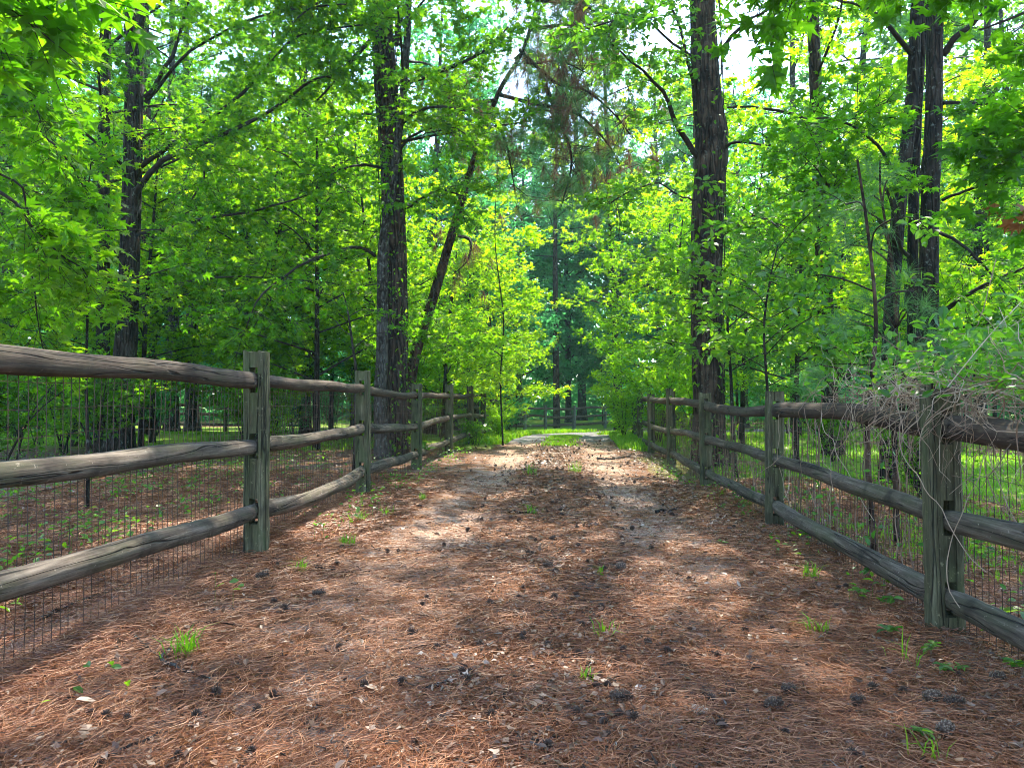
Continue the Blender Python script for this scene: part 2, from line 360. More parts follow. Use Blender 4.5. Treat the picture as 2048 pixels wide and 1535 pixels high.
# ------------------------------------------------------------------ ground and drive
def axis_pts():
    a = np.concatenate([[-500, -300, -180, -110, -70, -50], np.arange(-40, -8, 1.0), np.arange(-8, 8, .16), np.arange(8, 40, 1.0), [50, 70, 110, 180, 300, 500]])
    b = np.concatenate([[-300, -150, -70, -30, -15, -6, -3], np.arange(-1, 12, .12), np.arange(12, 40, .5), np.arange(40, 70, 3), [75, 90, 120, 180, 300, 500]])
    return a, b
gx, gy = axis_pts(); X, Y = np.meshgrid(gx, gy); Zg = gh(X, Y)
mb = MB(); nx = len(gx); ny = len(gy)
i = np.arange(ny - 1)[:, None] * nx; j = np.arange(nx - 1)[None]
mb.add(np.stack([X, Y, Zg], -1).reshape(-1, 3), np.stack([i + j, i + j + 1, i + nx + j + 1, i + nx + j], -1).reshape(-1, 4))
tag(mb.build('ground', M['floor'], smooth=True), kind='structure')

ys = np.concatenate([np.arange(-6, 14, .1), np.arange(14, 29, .25), np.arange(29, 35.01, .1)])
cc = np.stack([cx(ys), ys], -1)
k = np.ones(9) / 9; ccs = cc.copy(); ccs[4:-4, 0] = np.convolve(cc[:, 0], k, 'valid')
tg = nrm(np.gradient(ccs, axis=0)); nrmv = np.stack([tg[:, 1], -tg[:, 0]], -1)
ac = np.linspace(-1.55, 1.55, 33)
edge = 1 + .05 * np.sin(ys * 2.1)[:, None] * np.sign(ac)[None] * (np.abs(ac)[None] > 1.2)
PX = ccs[:, None, 0] + nrmv[:, None, 0] * ac[None] * edge; PY = ccs[:, None, 1] + nrmv[:, None, 1] * ac[None] * edge
mb = MB(); n = len(ac); i = np.arange(len(ys) - 1)[:, None] * n; j = np.arange(n - 1)[None]
PZ = gh(PX, PY) + .006 - .02 * (np.abs(ac)[None] > 1.5)
mb.add(np.stack([PX, PY, PZ], -1).reshape(-1, 3), np.stack([i + j, i + j + 1, i + n + j + 1, i + n + j], -1).reshape(-1, 4), None, np.broadcast_to(ac[None], PX.shape).reshape(-1))
tag(mb.build('driveway', M['drive'], smooth=True), kind='structure')

# ------------------------------------------------------------------ fences
def ubox(mb, x0, x1, y0, y1, z0, z1, jit=.002, rg=rng):
    v = np.array([(x, y, z) for z in (z0, z1) for x, y in ((x0, y0), (x1, y0), (x1, y1), (x0, y1))], float)
    mb.add(v, [(0, 3, 2, 1), (4, 5, 6, 7), (0, 1, 5, 4), (1, 2, 6, 5), (2, 3, 7, 6), (3, 0, 4, 7)])

def post_mesh(height, slots, rg, wx=.155, wy=.125, name='post', mat=None):
    """post with through slots; slots = heights of rail centres above the base. Local y is the run of the fence."""
    mb = MB(); sw = .055 / 2; sh = .075
    zs = [-.25]
    for s in sorted(slots): zs += [s - sh, s + sh * 1.15]
    zs.append(height)
    nz = 34
    # cheeks: rounded D-section prisms left and right of the slot
    for sgn in (-1, 1):
        prof = [(sw, -wy / 2), (wx / 2 - .02, -wy / 2 + .004), (wx / 2 - .004, -wy / 2 + .028), (wx / 2, 0), (wx / 2 - .004, wy / 2 - .028), (wx / 2 - .02, wy / 2 - .004), (sw, wy / 2)]
        k = len(prof); zz = np.linspace(-.25, height, nz); jit = rg.normal(0, .0016, (nz, k, 2)); lean = np.cumsum(rg.normal(0, .0008, nz))
        v = np.array([[(sgn * (p[0] + jit[a, c, 0]) + lean[a] * 0, p[1] + jit[a, c, 1], zz[a] + (rg.normal(0, .004) if a == nz - 1 else 0)) for c, p in enumerate(prof)] for a in range(nz)])
        i = np.arange(nz - 1)[:, None] * k; j = np.arange(k)[None]; j2 = (j + 1) % k
        q = np.stack([i + j, i + j2, i + k + j2, i + k + j], -1).reshape(-1, 4)
        top = (nz - 1) * k; mb.add(v.reshape(-1, 3), q, [(top, top + a, top + a + 1) for a in range(1, k - 1)])
    # core blocks between the slots
    for a in range(0, len(zs), 2):
        ubox(mb, -sw + .0005, sw - .0005, -wy / 2 + .006, wy / 2 - .006, zs[a], zs[a + 1] - (.004 if a == len(zs) - 2 else 0))
    return mb.mesh(name, mat or M['post'])

def rail_obj(p0, p1, r, rg, mat, parent, ext=.05, bow=.02):
    p0 = np.asarray(p0, float); p1 = np.asarray(p1, float); d = p1 - p0; L = np.linalg.norm(d); d /= L
    mb = MB(); n = 44; s = np.linspace(-ext, L + ext, n)
    e = np.minimum(s + ext, L + ext - s)
    taper = .42 + .58 * sstep(.03, .26, e)
    ph = rg.uniform(0, 6.28, 3)
    yb = bow * np.sin(pi * s / L) * rg.normal(0, .7) + .004 * np.sin(s * 5 + ph[0])
    zb = bow * np.sin(pi * s / L) * rg.normal(-.1, .8) + .005 * np.sin(s * 4.1 + ph[1])
    rr = r * (1 + .05 * np.sin(s * 2.3 + ph[2]) + rg.normal(0, .012, n)) * (1 + .10 * (s / L - .5) * rg.choice([-1, 1]))
    flat = taper; tall = .80 + .20 * sstep(.02, .2, e)
    tube(mb, np.stack([s, yb, zb], -1), rr, 14, .035, 0.5, True, rg, (flat, tall))
    o = mb.build('rail', mat, parent, smooth=True)
    yaw = math.atan2(d[1], d[0]); pit = -math.asin(d[2])
    o.location = p0; o.rotation_euler = (0, pit, yaw); return o

def wire_panel(p0, p1, top, side, rg, parent):
    """welded wire, 5 x 10 cm openings, stapled to the outer side of the rails"""
    p0 = np.asarray(p0, float); p1 = np.asarray(p1, float); d = p1 - p0; L = np.linalg.norm(d); d /= L
    nv = np.array([d[1], -d[0]]) * side * .066
    sv = np.arange(0.02, L, .051); zc = np.arange(.03, top, .10)
    zz = np.linspace(0, top, 8)
    mb = MB(); wob = rg.normal(0, .004, (len(sv), 8))
    bulge = .012 * np.sin(sv * 2.1 + rg.uniform(0, 6))[:, None] * np.sin(zz * 3)[None] + wob
    P = np.zeros((len(sv), 8, 3)); b2 = p0[None] + d[None] * sv[:, None] + nv[None]
    g = gh(b2[:, 0], b2[:, 1])
    P[..., 0] = b2[:, 0:1] + nv[0] / .066 * bulge + d[0] * wob; P[..., 1] = b2[:, 1:2] + nv[1] / .066 * bulge + d[1] * wob; P[..., 2] = g[:, None] + zz[None]
    prisms(mb, P[:, :-1].reshape(-1, 3), P[:, 1:].reshape(-1, 3), .0019, .0019)
    for zc_ in zc:
        i = min(int(zc_ / top * 7), 6); f = zc_ / top * 7 - i
        Q = P[:, i] * (1 - f) + P[:, i + 1] * f; prisms(mb, Q[:-1], Q[1:], .0017, .0017)
    return mb.build('wire_mesh', M['wire'], parent)

def fence(label, posts, heights, rails, rr, group=None, wire=None, matp=None, seed=1, wirenum=99, topmat='rail_top'):
    rg = np.random.default_rng(seed)
    base = posts[1] if len(posts) > 1 else posts[0]
    root = empty('rail_fence', (0, 0, 0), label=label, cat='fence', group=group)
    n = len(posts); P = np.asarray(posts, float)
    for i in range(n):
        d = P[min(i + 1, n - 1)] - P[max(i - 1, 0)]; ang = math.atan2(d[1], d[0]) - pi / 2
        g = float(gh(*P[i])); sl = [z - g for z in rails[i]]
        me = post_mesh(heights[i] - g, sl, rg, mat=M[matp] if matp else None)
        o = bpy.data.objects.new('post', me); COL.objects.link(o); o.parent = root
        o.location = (P[i, 0], P[i, 1], g); o.rotation_euler = (rg.normal(0, .008), rg.normal(0, .010), ang + rg.normal(0, .06))
    for i in range(n - 1):
        for k in range(len(rails[i])):
            rail_obj((*P[i], rails[i][k]), (*P[i + 1], rails[i + 1][k]), rr[k] * rg.uniform(.93, 1.07), rg, M[topmat if k == 0 else 'rail'], root, bow=.03)
        if wire and i < wirenum:
            wire_panel(P[i], P[i + 1], wire[0], wire[1], rg, root)
    return root

LP = [(-1.72, -1.33), (-1.70, 1.70), (-1.645, 4.73), (-1.565, 7.70), (-1.395, 10.7), (-1.18, 13.7), (-.94, 16.7), (-.78, 19.7), (-.52, 22.6), (-.2, 25.4)]
LT = [1.30, 1.30, 1.303, 1.305, 1.24, 1.30, 1.33, 1.20, 1.15, 1.1]
LR = [(1.11, .74, .43), (1.11, .74, .42), (1.113, .695, .278), (1.117, .70, .265), (1.075, .61, .215), (1.09, .68, .23), (1.13, .68, .27), (1.02, .58, .18), (.98, .55, .15), (.9, .5, .08)]
fence('long grey-brown three-rail wooden fence with wire mesh along the left of the drive', LP, LT, LR, (.047, .052, .054), wire=(1.08, -1), seed=3, wirenum=6)
RP = [(1.45, -2.5), (1.76, .45), (2.0, 3.4), (2.27, 6.35), (2.48, 9.35), (2.69, 12.35), (2.92, 15.35), (3.2, 18.3), (3.56, 21.2), (4.1, 24.1)]
RT = [1.0, 1.02, 1.06, 1.07, 1.09, 1.2, 1.14, 1.1, 1.05, 1.0]
RR = [(.80, .50, .14), (.80, .50, .14), (.86, .445, .075), (.90, .49, .08), (.935, .50, .07), (1.0, .48, .115), (1.03, .475, .08), (1.0, .48, .08), (.95, .45, .05), (.9, .4, .0)]
fence('mossy dark three-rail wooden fence with wire mesh along the right of the drive', RP, RT, RR, (.056, .053, .056), wire=(.92, 1), seed=5, wirenum=6)
FP = [(-2.6, 28.4), (-.9, 30.0), (.55, 31.6), (1.52, 33.2), (2.95, 34.9), (4.73, 37.2), (7.0, 39.2), (9.6, 40.8)]
FG = [float(gh(*p)) for p in FP]
fence('pale weathered three-rail fence across the bend at the far end of the drive', FP, [g + 1.2 for g in FG], [(g + 1.05, g + .68, g + .28) for g in FG], (.055, .055, .055), matp='post_far', seed=8, topmat='rail')
BP = [(-22.5 + 3 * k, 27.0 + .25 * math.sin(k)) for k in range(6)]; BG = [float(gh(*p)) for p in BP]
fence('dark distant rail fence crossing the woods behind the left fence', BP, [g + 1.15 for g in BG], [(g + 1.0, g + .62, g + .25) for g in BG], (.055, .055, .055), seed=9)

# ------------------------------------------------------------------ trees
class Grow:
    def __init__(s, seed, leaf=.11, tmpl=STAR, tilt=.6, tw=(.25, .5), nleaf=8, ntw=6, bl=(.5, 1.3)):
        s.rg = np.random.default_rng(seed); s.wood = MB(); s.crown = MB(); s.leaf = leaf; s.tmpl = tmpl; s.tilt = tilt; s.tw = tw; s.nleaf = nleaf; s.ntw = ntw; s.bl = bl
        s.A = []; s.B = []; s.LP = []; s.LD = []; s.trunk_mb = None
    def branchlet(s, p, d, L):
        rg = s.rg; d = nrm(d); n = 4
        pts = [p]; dd = d.copy()
        for _ in range(n - 1):
            dd = nrm(dd + rg.normal(0, .18, 3) + np.array([0, 0, -.05])); pts.append(pts[-1] + dd * L / (n - 1))
        pts = np.array(pts); r = .004 + .006 * L
        s.A += [pts[:-1]]; s.B += [pts[1:]]
        k = s.ntw; t = (np.arange(k) + rg.uniform(.2, 1, k)) / k * (n - 1) * .98; i = np.minimum(t.astype(int), n - 2); f = (t - i)[:, None]
        S = pts[i] * (1 - f) + pts[i + 1] * f
        side = np.where(np.arange(k) % 2, 1, -1)[:, None]
        lat = nrm(np.cross(dd, [0, 0, 1.0])) + 0
        D = nrm(dd[None] * rg.uniform(.5, 1.1, (k, 1)) + lat[None] * side * rg.uniform(.4, 1.1, (k, 1)) + rg.normal(0, .28, (k, 3)))
        ln = rg.uniform(*s.tw, (k, 1)) * (1.15 - .5 * (t / (n - 1))[:, None]); E = S + D * ln + np.array([0, 0, -.06]) * ln
        s.A.append(S); s.B.append(E)
        m = s.nleaf + 1; u = rg.uniform(.2, 1.06, (k, m, 1)); P = S[:, None] * (1 - u) + E[:, None] * u + rg.normal(0, .01 + s.leaf * .18, (k, m, 3))
        ld = D[:, None] * .6 + rg.normal(0, .7, (k, m, 3)); ld[..., 2] -= .35
        s.LP.append(P.reshape(-1, 3)); s.LD.append(ld.reshape(-1, 3))
    def limb(s, pts, r0, r1, n=12, dress=None, start=.25, dens=4.0, sides=6, up=.25, wander=.0, mb=None):
        rg = s.rg; p = smooth_path(pts, n)
        if wander: p[1:] += np.cumsum(rg.normal(0, wander, (n - 1, 3)), 0)
        L = np.linalg.norm(np.diff(p, axis=0), axis=1).sum()
        tube(mb or s.wood, p, np.linspace(r0, r1, n), sides, .06, .5, True, rg)
        if dress is None: dress = max(1, int(L * dens))
        if dress:
            t = np.sort(rg.uniform(start, 1, dress)) * (n - 1); t[-1] = n - 1.001
            tgt = np.gradient(p, axis=0)
            for k, u in enumerate(t):
                i = int(u); f = u - i; q = p[i] * (1 - f) + p[min(i + 1, n - 1)] * f; d = nrm(tgt[i])
                lat = np.cross(d, rg.normal(0, .4, 3) + [0, 0, 1]); lat = nrm(lat) * (1 if k % 2 else -1)
                dr = d * rg.uniform(.3, 1.2) + lat * rg.uniform(.5, 1.1) + np.array([0, 0, rg.normal(up, .35)])
                s.branchlet(q, dr, rg.uniform(*s.bl) * (1.15 - .5 * u / (n - 1)))
        return p
    def auto_limbs(s, trunk_pts, z0, z1, count, length, rad, rise=.35, dens=4.0, droop=.0, az0=None, azs=None):
        """limbs up a trunk path between two heights"""
        rg = s.rg; tp = np.asarray(trunk_pts); zz = tp[:, 2]
        for k in range(count):
            f = (k + rg.uniform(0, 1)) / count; z = z0 + (z1 - z0) * f; p = np.array([np.interp(z, zz, tp[:, 0]), np.interp(z, zz, tp[:, 1]), z])
            a = (k * 2.4 + rg.uniform(-.5, .5)) if az0 is None else az0 + rg.uniform(-azs, azs)
            L = (length[0] + (length[1] - length[0]) * f) * rg.uniform(.75, 1.2)
            ri = rise + .5 * f * rise + rg.normal(0, .12)
            d = np.array([cos(a), sin(a), ri]); p1 = p + d * L * .5; p2 = p + np.array([cos(a), sin(a), ri * .7 - droop]) * L + rg.normal(0, .08 * L, 3)
            s.limb([p, p1, p2], rad[0] + (rad[1] - rad[0]) * f, .006, 8, dens=dens, start=.2)
    def finish(s, root, matb, matl, tint=None, twig_r=.0035, crown_name='crown'):
        if s.A: prisms(s.wood, np.concatenate(s.A), np.concatenate(s.B), twig_r * 1.4, twig_r * .8)
        if s.trunk_mb: s.trunk_mb.build('trunk', M[matb], root, smooth=True)
        if s.wood.n: s.wood.build('branches', M['twig'], root, smooth=True)
        P = np.concatenate(s.LP); D = np.concatenate(s.LD); keep = P[:, 2] > .25
        P = P[keep]; D = D[keep]
        sz = s.leaf * s.rg.uniform(.65, 1.25, len(P))
        # clumps of lighter and darker foliage
        ph = s.rg.uniform(0, 6, 3); cl = .5 + .28 * np.sin(P[:, 0] * 1.9 + ph[0]) * np.sin(P[:, 1] * 1.7 + ph[1]) + .22 * np.sin(P[:, 2] * 2.3 + ph[2])
        leaves(s.crown, P, D, sz, s.tmpl, s.tilt, s.rg, np.clip(cl * .6 + s.rg.uniform(-.05, .5, len(P)), 0, 1))
        s.crown.build(crown_name, M[matl], root); s.nl = len(P)
    def trunk(s, pts, radii, n=None, sides=18, flare=True, rough=.05):
        n = n or max(12, len(pts) * 6); p = smooth_path(pts, n); r = np.interp(np.linspace(0, 1, n), np.linspace(0, 1, len(radii)), radii)
        if flare: r = r * (1 + .42 * np.exp(-(p[:, 2] - p[0, 2]) / .28))
        p = np.concatenate([p[:1] - [0, 0, .3], p]); r = np.concatenate([r[:1] * 1.05, r])
        s.trunk_mb = s.trunk_mb or MB(); tube(s.trunk_mb, p, r, sides, rough, .5, True, s.rg); return p

def local(root_xy):
    """offset helper: hero trees keep their origin at their own base"""
    g = float(gh(*root_xy)); return np.array([root_xy[0], root_xy[1], g])

# ---- the kinds of repeated tree, each built once around its own base
def proto_understory(seed, h, mat, leaf=.11, tmpl=STAR, lo=1.1, spread=(2.6, 1.1), count=24, dens=3.6, r=.06, bark='bark', tilt=.6):
    rg = np.random.default_rng(seed); g = Grow(seed, leaf, tmpl, tilt)
    root = empty('understory_tree'); lean = rg.normal(0, .25, 2)
    tp = g.trunk([(0, 0, 0), (lean[0] * .3, lean[1] * .3, h * .4), (lean[0], lean[1], h * .75), (lean[0] * 1.6, lean[1] * 1.4, h)], [r, r * .75, r * .45, r * .15], sides=9)
    g.auto_limbs(tp, lo, h * .98, count, spread, (r * .42, r * .2), .35, dens)
    g.finish(root, bark, mat); return root
def proto_tall(seed, h, mat, z0, leaf=.24, r=.2, spread=(4.5, 2.0), count=34, bark='bark', tmpl=RAG, dens=2.6):
    rg = np.random.default_rng(seed); g = Grow(seed, leaf, tmpl, .8, tw=(.5, 1.0), nleaf=8, ntw=6, bl=(.9, 2.0))
    root = empty('forest_tree'); lean = rg.normal(0, .5, 2)
    tp = g.trunk([(0, 0, 0), (lean[0] * .2, lean[1] * .2, h * .4), (lean[0], lean[1], h * .75), (lean[0] * 1.4, lean[1] * 1.4, h)], [r, r * .8, r * .5, r * .12], sides=12)
    g.auto_limbs(tp, z0, h * .98, count, spread, (r * .35, r * .15), .3, dens)
    g.finish(root, bark, mat, twig_r=.006); return root
def needle_tufts(mb, C, D, rg, n=46, L=.17, wd=.0012, spread=1.0, droop=.0):
    C = np.asarray(C, float); D = nrm(np.asarray(D, float)); k = len(C)
    d = nrm(D[:, None] * rg.uniform(.1, 1.0, (k, n, 1)) + nrm(rg.normal(0, 1, (k, n, 3))) * spread)
    b = C[:, None] - D[:, None] * rg.uniform(0, .10, (k, n, 1)); l = L * rg.uniform(.7, 1.15, (k, n, 1))
    m_ = b + d * l * .5; e = b + d * l; m_[..., 2] -= droop * .3 * l[..., 0]; e[..., 2] -= (droop + .12) * l[..., 0]
    s = nrm(np.cross(d, rg.normal(0, 1, (k, n, 3)))) * wd
    v = np.stack([b - s, b + s, m_ + s, m_ - s, e], 2).reshape(-1, 3); o = np.arange(k * n)[:, None] * 5
    mb.add(v, np.array([[0, 1, 2, 3]]) + o, np.array([[3, 2, 4]]) + o, np.repeat(rg.uniform(0, 1, k * n), 5))
def proto_pine(seed, h, z0, r=.12, count=30, length=(2.4, .8), L=.2, wd=.003, tufts=9, n=34):
    rg = np.random.default_rng(seed); root = empty('pine_tree'); tb = MB(); wb = MB(); nb = MB()
    p = smooth_path([(0, 0, -.3), (.05, .1, h * .5), (.2, 0, h)], 20); tube(tb, p, np.linspace(r, r * .15, 20), 12, .05, .5, True, rg)
    C = []; D = []
    for k in range(count):
        f = (k + rg.uniform(0, 1)) / count; z = z0 + (h - z0) * f; a = k * 2.4 + rg.uniform(-.4, .4); Ln = (length[0] + (length[1] - length[0]) * f) * rg.uniform(.7, 1.15)
        s0 = np.array([np.interp(z, p[:, 2], p[:, 0]), 0, z]); e = s0 + np.array([cos(a), sin(a), rg.uniform(.05, .35)]) * Ln
        q = smooth_path([s0, (s0 + e) / 2 - [0, 0, .05 * Ln], e], 7); tube(wb, q, np.linspace(r * .2, .006, 7), 5, .05, .5, True, rg)
        for _ in range(tufts):
            u = rg.uniform(.3, 1); c = s0 + (e - s0) * u + rg.normal(0, .22, 3) * Ln * .45; dd = nrm(c - s0 + [0, 0, .4]); C.append(c); D.append(dd)
            prisms(wb, [s0 + (e - s0) * (u * .85)], [c], .006, .004)
    needle_tufts(nb, C, D, rg, n, L, wd)
    tb.build('trunk', M['bark_pine'], root, smooth=True); wb.build('branches', M['twig'], root, smooth=True); nb.build('crown', M['needle'], root)
    return root
def proto_shrub(seed, h, mat, leaf=.07, tmpl=OVAL, stems=7, spread=.7, dens=7, tilt=.6, name='shrub'):
    rg = np.random.default_rng(seed); g = Grow(seed, leaf, tmpl, tilt, tw=(.12, .3), nleaf=7, ntw=5, bl=(.25, .6)); root = empty(name)
    for k in range(stems):
        a = k * 2.4 + rg.uniform(-.4, .4); s = spread * h * rg.uniform(.2, .8)
        g.limb([(rg.normal(0, .06), rg.normal(0, .06), -.05), (cos(a) * s * .4, sin(a) * s * .4, h * .55), (cos(a) * s, sin(a) * s, h * rg.uniform(.75, 1.05))], .012, .003, 7, dens=dens, start=.15, sides=5)
    g.finish(root, 'bark', mat, twig_r=.002, crown_name='foliage'); return root

def place(proto, x, y, rz, s, first):
    o = proto if first else copy_tree(proto)
    o.location = (x, y, float(gh(x, y)) - .02); o.rotation_euler = (0, 0, rz); o.scale = (s, s, s); return o
def pxof(x, y): return 1024 + F * x / max(y, .1)

PR = {
 'u1': proto_understory(11, 7.5, 'leaf'), 'u2': proto_understory(12, 6.2, 'leaf', count=22, spread=(2.3, 1.0)), 'u3': proto_understory(13, 8.6, 'leaf', .12, STAR, 2.2, (3.0, 1.2), 24),
 'y1': proto_understory(14, 6.0, 'leaf_yellow', .12, TRI3, .9, (1.9, .9), 22, 4.2), 'y2': proto_understory(15, 7.4, 'leaf_yellow', .12, STAR, 1.4, (2.6, 1.1), 22, 4.0),
 'd1': proto_understory(16, 7.0, 'leaf_dark', .11, OVAL, 1.3, (2.4, 1.0), 22, 3.6),
 't1': proto_tall(21, 19, 'leaf', 5.5), 't2': proto_tall(22, 22, 'leaf_dark', 7.0, r=.24), 't3': proto_tall(23, 17, 'leaf_teal', 1.8, leaf=.22, spread=(4.0, 1.6), count=38, dens=3.0, bark='bark_grey'),
 'p1': proto_pine(31, 17, 7, .16, 34, (2.8, 1.0), .24, .004), 'p2': proto_pine(32, 6.5, .9, .06, 34, (1.5, .4), .2, .0035, 9, 40),
 's1': proto_shrub(41, 1.5, 'leaf_teal', .08), 's2': proto_shrub(42, 1.9, 'leaf_yellow', .085, TRI3), 's3': proto_shrub(43, .9, 'leaf', .07, STAR, 6, .9),
}
USED = set()
def put_group(items, group, cat, phrase, names=None):
    """items: (proto key, x, y, rz, scale); labelled left to right as the photo shows them"""
    items = sorted(items, key=lambda q: pxof(q[1], q[2]))
    for i, (k, x, y, rz, s) in enumerate(items):
        o = place(PR[k], x, y, rz, s, k not in USED); USED.add(k)
        tag(o, phrase.replace('#', ORD[i]), cat, group)
        if names: o.name = names

put_group([('u1', -6.4, 17.5, .3, .95), ('u2', -10.4, 12.2, 1.7, 1.0), ('u3', -11.5, 15, .5, 1.0), ('u3', -5.6, 16.2, 2.1, 1.0), ('u1', -8.6, 17.5, 4, 1.0), ('u2', -4.0, 15.0, 3.3, 1.1), ('u3', -15, 21, 3, 1.1), ('y2', -7.4, 14.6, 2, .9), ('y2', -5.0, 18.6, 5, 1.0), ('y1', -9.8, 16.4, 1, 1.0)],
          'understory sweetgums behind the left fence', 'tree', 'slender star-leaved understory tree, # from the left behind the left fence')
put_group([('y2', -3.1, 17.0, 0, 1.0), ('y1', -1.75, 18.6, 1, .95), ('y1', -1.35, 22.4, 2.4, 1.0), ('y2', -5.2, 21, 3.9, 1.15), ('u1', -2.6, 24.5, 3.4, 1.25), ('y1', -.55, 26.6, 4.4, 1.0)],
          'bright young maples at the left bend', 'tree', 'sunlit yellow-green young maple left of the far drive, # from the left')
put_group([('y1', 4.1, 19.3, .6, 1.05), ('y2', 5.2, 16.6, 2.6, 1.0), ('y1', 5.0, 22.6, 5.2, 1.25)],
          'glowing maples right of the bend', 'tree', 'glowing yellow young maple right of the far drive, # from the left')
put_group([('d1', 10.2, 24.5, 1.2, 1.05), ('y2', 6.9, 13.0, 2.2, .95), ('u2', 10.2, 11.4, .2, 1.05), ('y2', 9.6, 21.5, 3.2, 1.25), ('u3', 14.0, 21.2, 5.0, 1.0), ('y2', 15.2, 24.5, 1.0, 1.2), ('d1', 5.0, 12.9, 4.1, .8), ('u1', 12.2, 15.2, 4.0, .95)],
          'understory trees behind the right fence', 'tree', 'leafy thin-stemmed understory tree behind the right fence, # from the left')
rg = np.random.default_rng(5)
far = []
for x, y, k in [(-24, 30, 't1'), (-18, 26, 't2'), (-13.5, 29, 't1'), (-9.3, 25.5, 't2'), (-20, 38, 't3'), (-12, 37, 't3'), (-6.5, 31, 't1'), (-7, 40, 't3'), (-3, 36, 't3'), (-28, 40, 't2'), (-2.9, 29.5, 't3'), (-16, 33, 't3')]:
    far.append((k, x + rg.normal(0, .3), y, rg.uniform(0, 6), rg.uniform(.9, 1.15) * (.72 if x > -14 and k != 't3' else 1)))
put_group(far, 'tall trees far behind the left fence', 'tree', 'tall background tree far behind the left fence, # from the left')
far = [('t2', 4.8, 50, .4, 1.25), ('t3', .4, 41, .4, .95), ('t3', 3.4, 44, 2.2, 1.0), ('t3', 6.3, 43, 4.0, .95), ('t2', 9.5, 47, 4, 1.1), ('t3', -3.0, 52, 2, 1.1)]
put_group(far, 'blue-green trees beyond the bend', 'tree', 'hazy blue-green tree beyond the far fence at the bend, # from the left')
far = []
for x, y, k in [(21.8, 30, 't1'), (12.4, 38, 't3'), (15.6, 33, 't2'), (9.6, 43, 't2'), (16.5, 34, 't3'), (22, 31, 't1'), (22, 40, 't3'), (17.5, 44, 't3'), (28, 36, 't2'), (29, 45, 't3')]:
    far.append((k, x + rg.normal(0, .3), y, rg.uniform(0, 6), rg.uniform(.85, 1.1)))
put_group(far, 'tall trees far behind the right fence', 'tree', 'tall background tree far behind the right fence, # from the left')
put_group([('p1', -.9, 43.5, 0, 1.0), ('p1', 2.3, 37.5, 1.0, 1.2), ('p1', 7.3, 28.5, 2, .95), ('p1', -10.8, 21.5, 4, 1.0), ('p1', -1.6, 33, 1, 1.0)], 'tall pines in the background', 'pine tree', 'tall straight pine with high needle crown, # from the left of the background pines')
put_group([('p2', .15, 27.5, 0, .45), ('p2', 5.0, 40.2, 2, .75), ('p2', 6.6, 21.3, 1, .8)], 'young pines', 'pine tree', 'soft bushy young pine, # from the left of the young pines')
sh = [('s1', -8.5, 15.4), ('s1', -10.5, 18.6), ('s1', -13.2, 19.5), ('s1', -12, 23), ('s1', -7.2, 21.2), ('s3', -4.6, 13.0), ('s1', -3.4, 18.9), ('s3', -6.3, 9.0), ('s2', -2.4, 16.4), ('s2', -4.0, 20.6), ('s2', -2.0, 21.0), ('s1', -15.5, 24), ('s1', -9.0, 25), ('s2', -3.2, 23.5), ('s3', -9.5, 13.2), ('s1', -12.4, 16.3), ('s1', -10.2, 21.0), ('s1', -14.5, 21.5), ('s1', -8.2, 23.2), ('s1', -5.6, 18.8), ('s1', -6.0, 24.5), ('s2', -3.0, 26.0), ('s1', -17.5, 25.5), ('s1', -9.4, 16.2), ('s3', -6.8, 12.0), ('s1', -11.0, 17.0), ('s2', -6.9, 19.8), ('s2', -5.2, 15.8), ('s2', -8.6, 14.0)]
put_group([(k, x, y, rg.uniform(0, 6), rg.uniform(1.0, 1.6)) for k, x, y in sh], 'shrubs behind the left fence', 'shrub', 'low leafy shrub in the woods behind the left fence, # from the left')
sh = [('s2', -.35, 19.4, .45), ('s1', -.1, 24.6, .7), ('s2', -.5, 21.8, .55), ('s3', -.75, 15.6, .6)]
put_group([(k, x, y, rg.uniform(0, 6), s) for k, x, y, s in sh], 'bushes at the left verge', 'bush', 'small bright bush at the drive edge beside the left fence, # from the left')
sh = [('s2', 2.95, 19.4, .8), ('s2', 3.3, 22.0, .8), ('s2', 3.45, 17.2, 1.1), ('s1', 6.0, 25.5, 1.2), ('s2', 3.9, 15.2, .9)]
put_group([(k, x, y, rg.uniform(0, 6), s) for k, x, y, s in sh], 'bushes at the right verge', 'bush', 'leafy bush crowding the far right fence, # from the left')
sh = [('s3', 4.6, 8.3, .9), ('s1', 7.5, 17.6, 1.0), ('s1', 13.0, 18.5, 1.1), ('s3', 5.8, 13.2, 1.0), ('s1', 10.6, 20.6, 1.2), ('s2', 16.5, 19.5, 1.1), ('s1', 19, 23, 1.3), ('s1', 15.2, 26, 1.2), ('s2', 9.6, 25.5, 1.2)]
put_group([(k, x, y, rg.uniform(0, 6), s) for k, x, y, s in sh], 'shrubs behind the right fence', 'shrub', 'low leafy shrub on the lawn behind the right fence, # from the left')

# ------------------------------------------------------------------ the trees that stand out in the photograph
def finish_hero(g, base, name, label, matb, matl, cat='tree', **kw):
    root = empty(name, tuple(base), label=label, cat=cat)
    g.finish(root, matb, matl, **kw)
    for ch in root.children: ch.location = (-base[0], -base[1], -base[2])
    return root
def hero_base(px, Z):
    x = (px - 1024) / F * Z; return np.array([x, Z, float(gh(x, Z))])

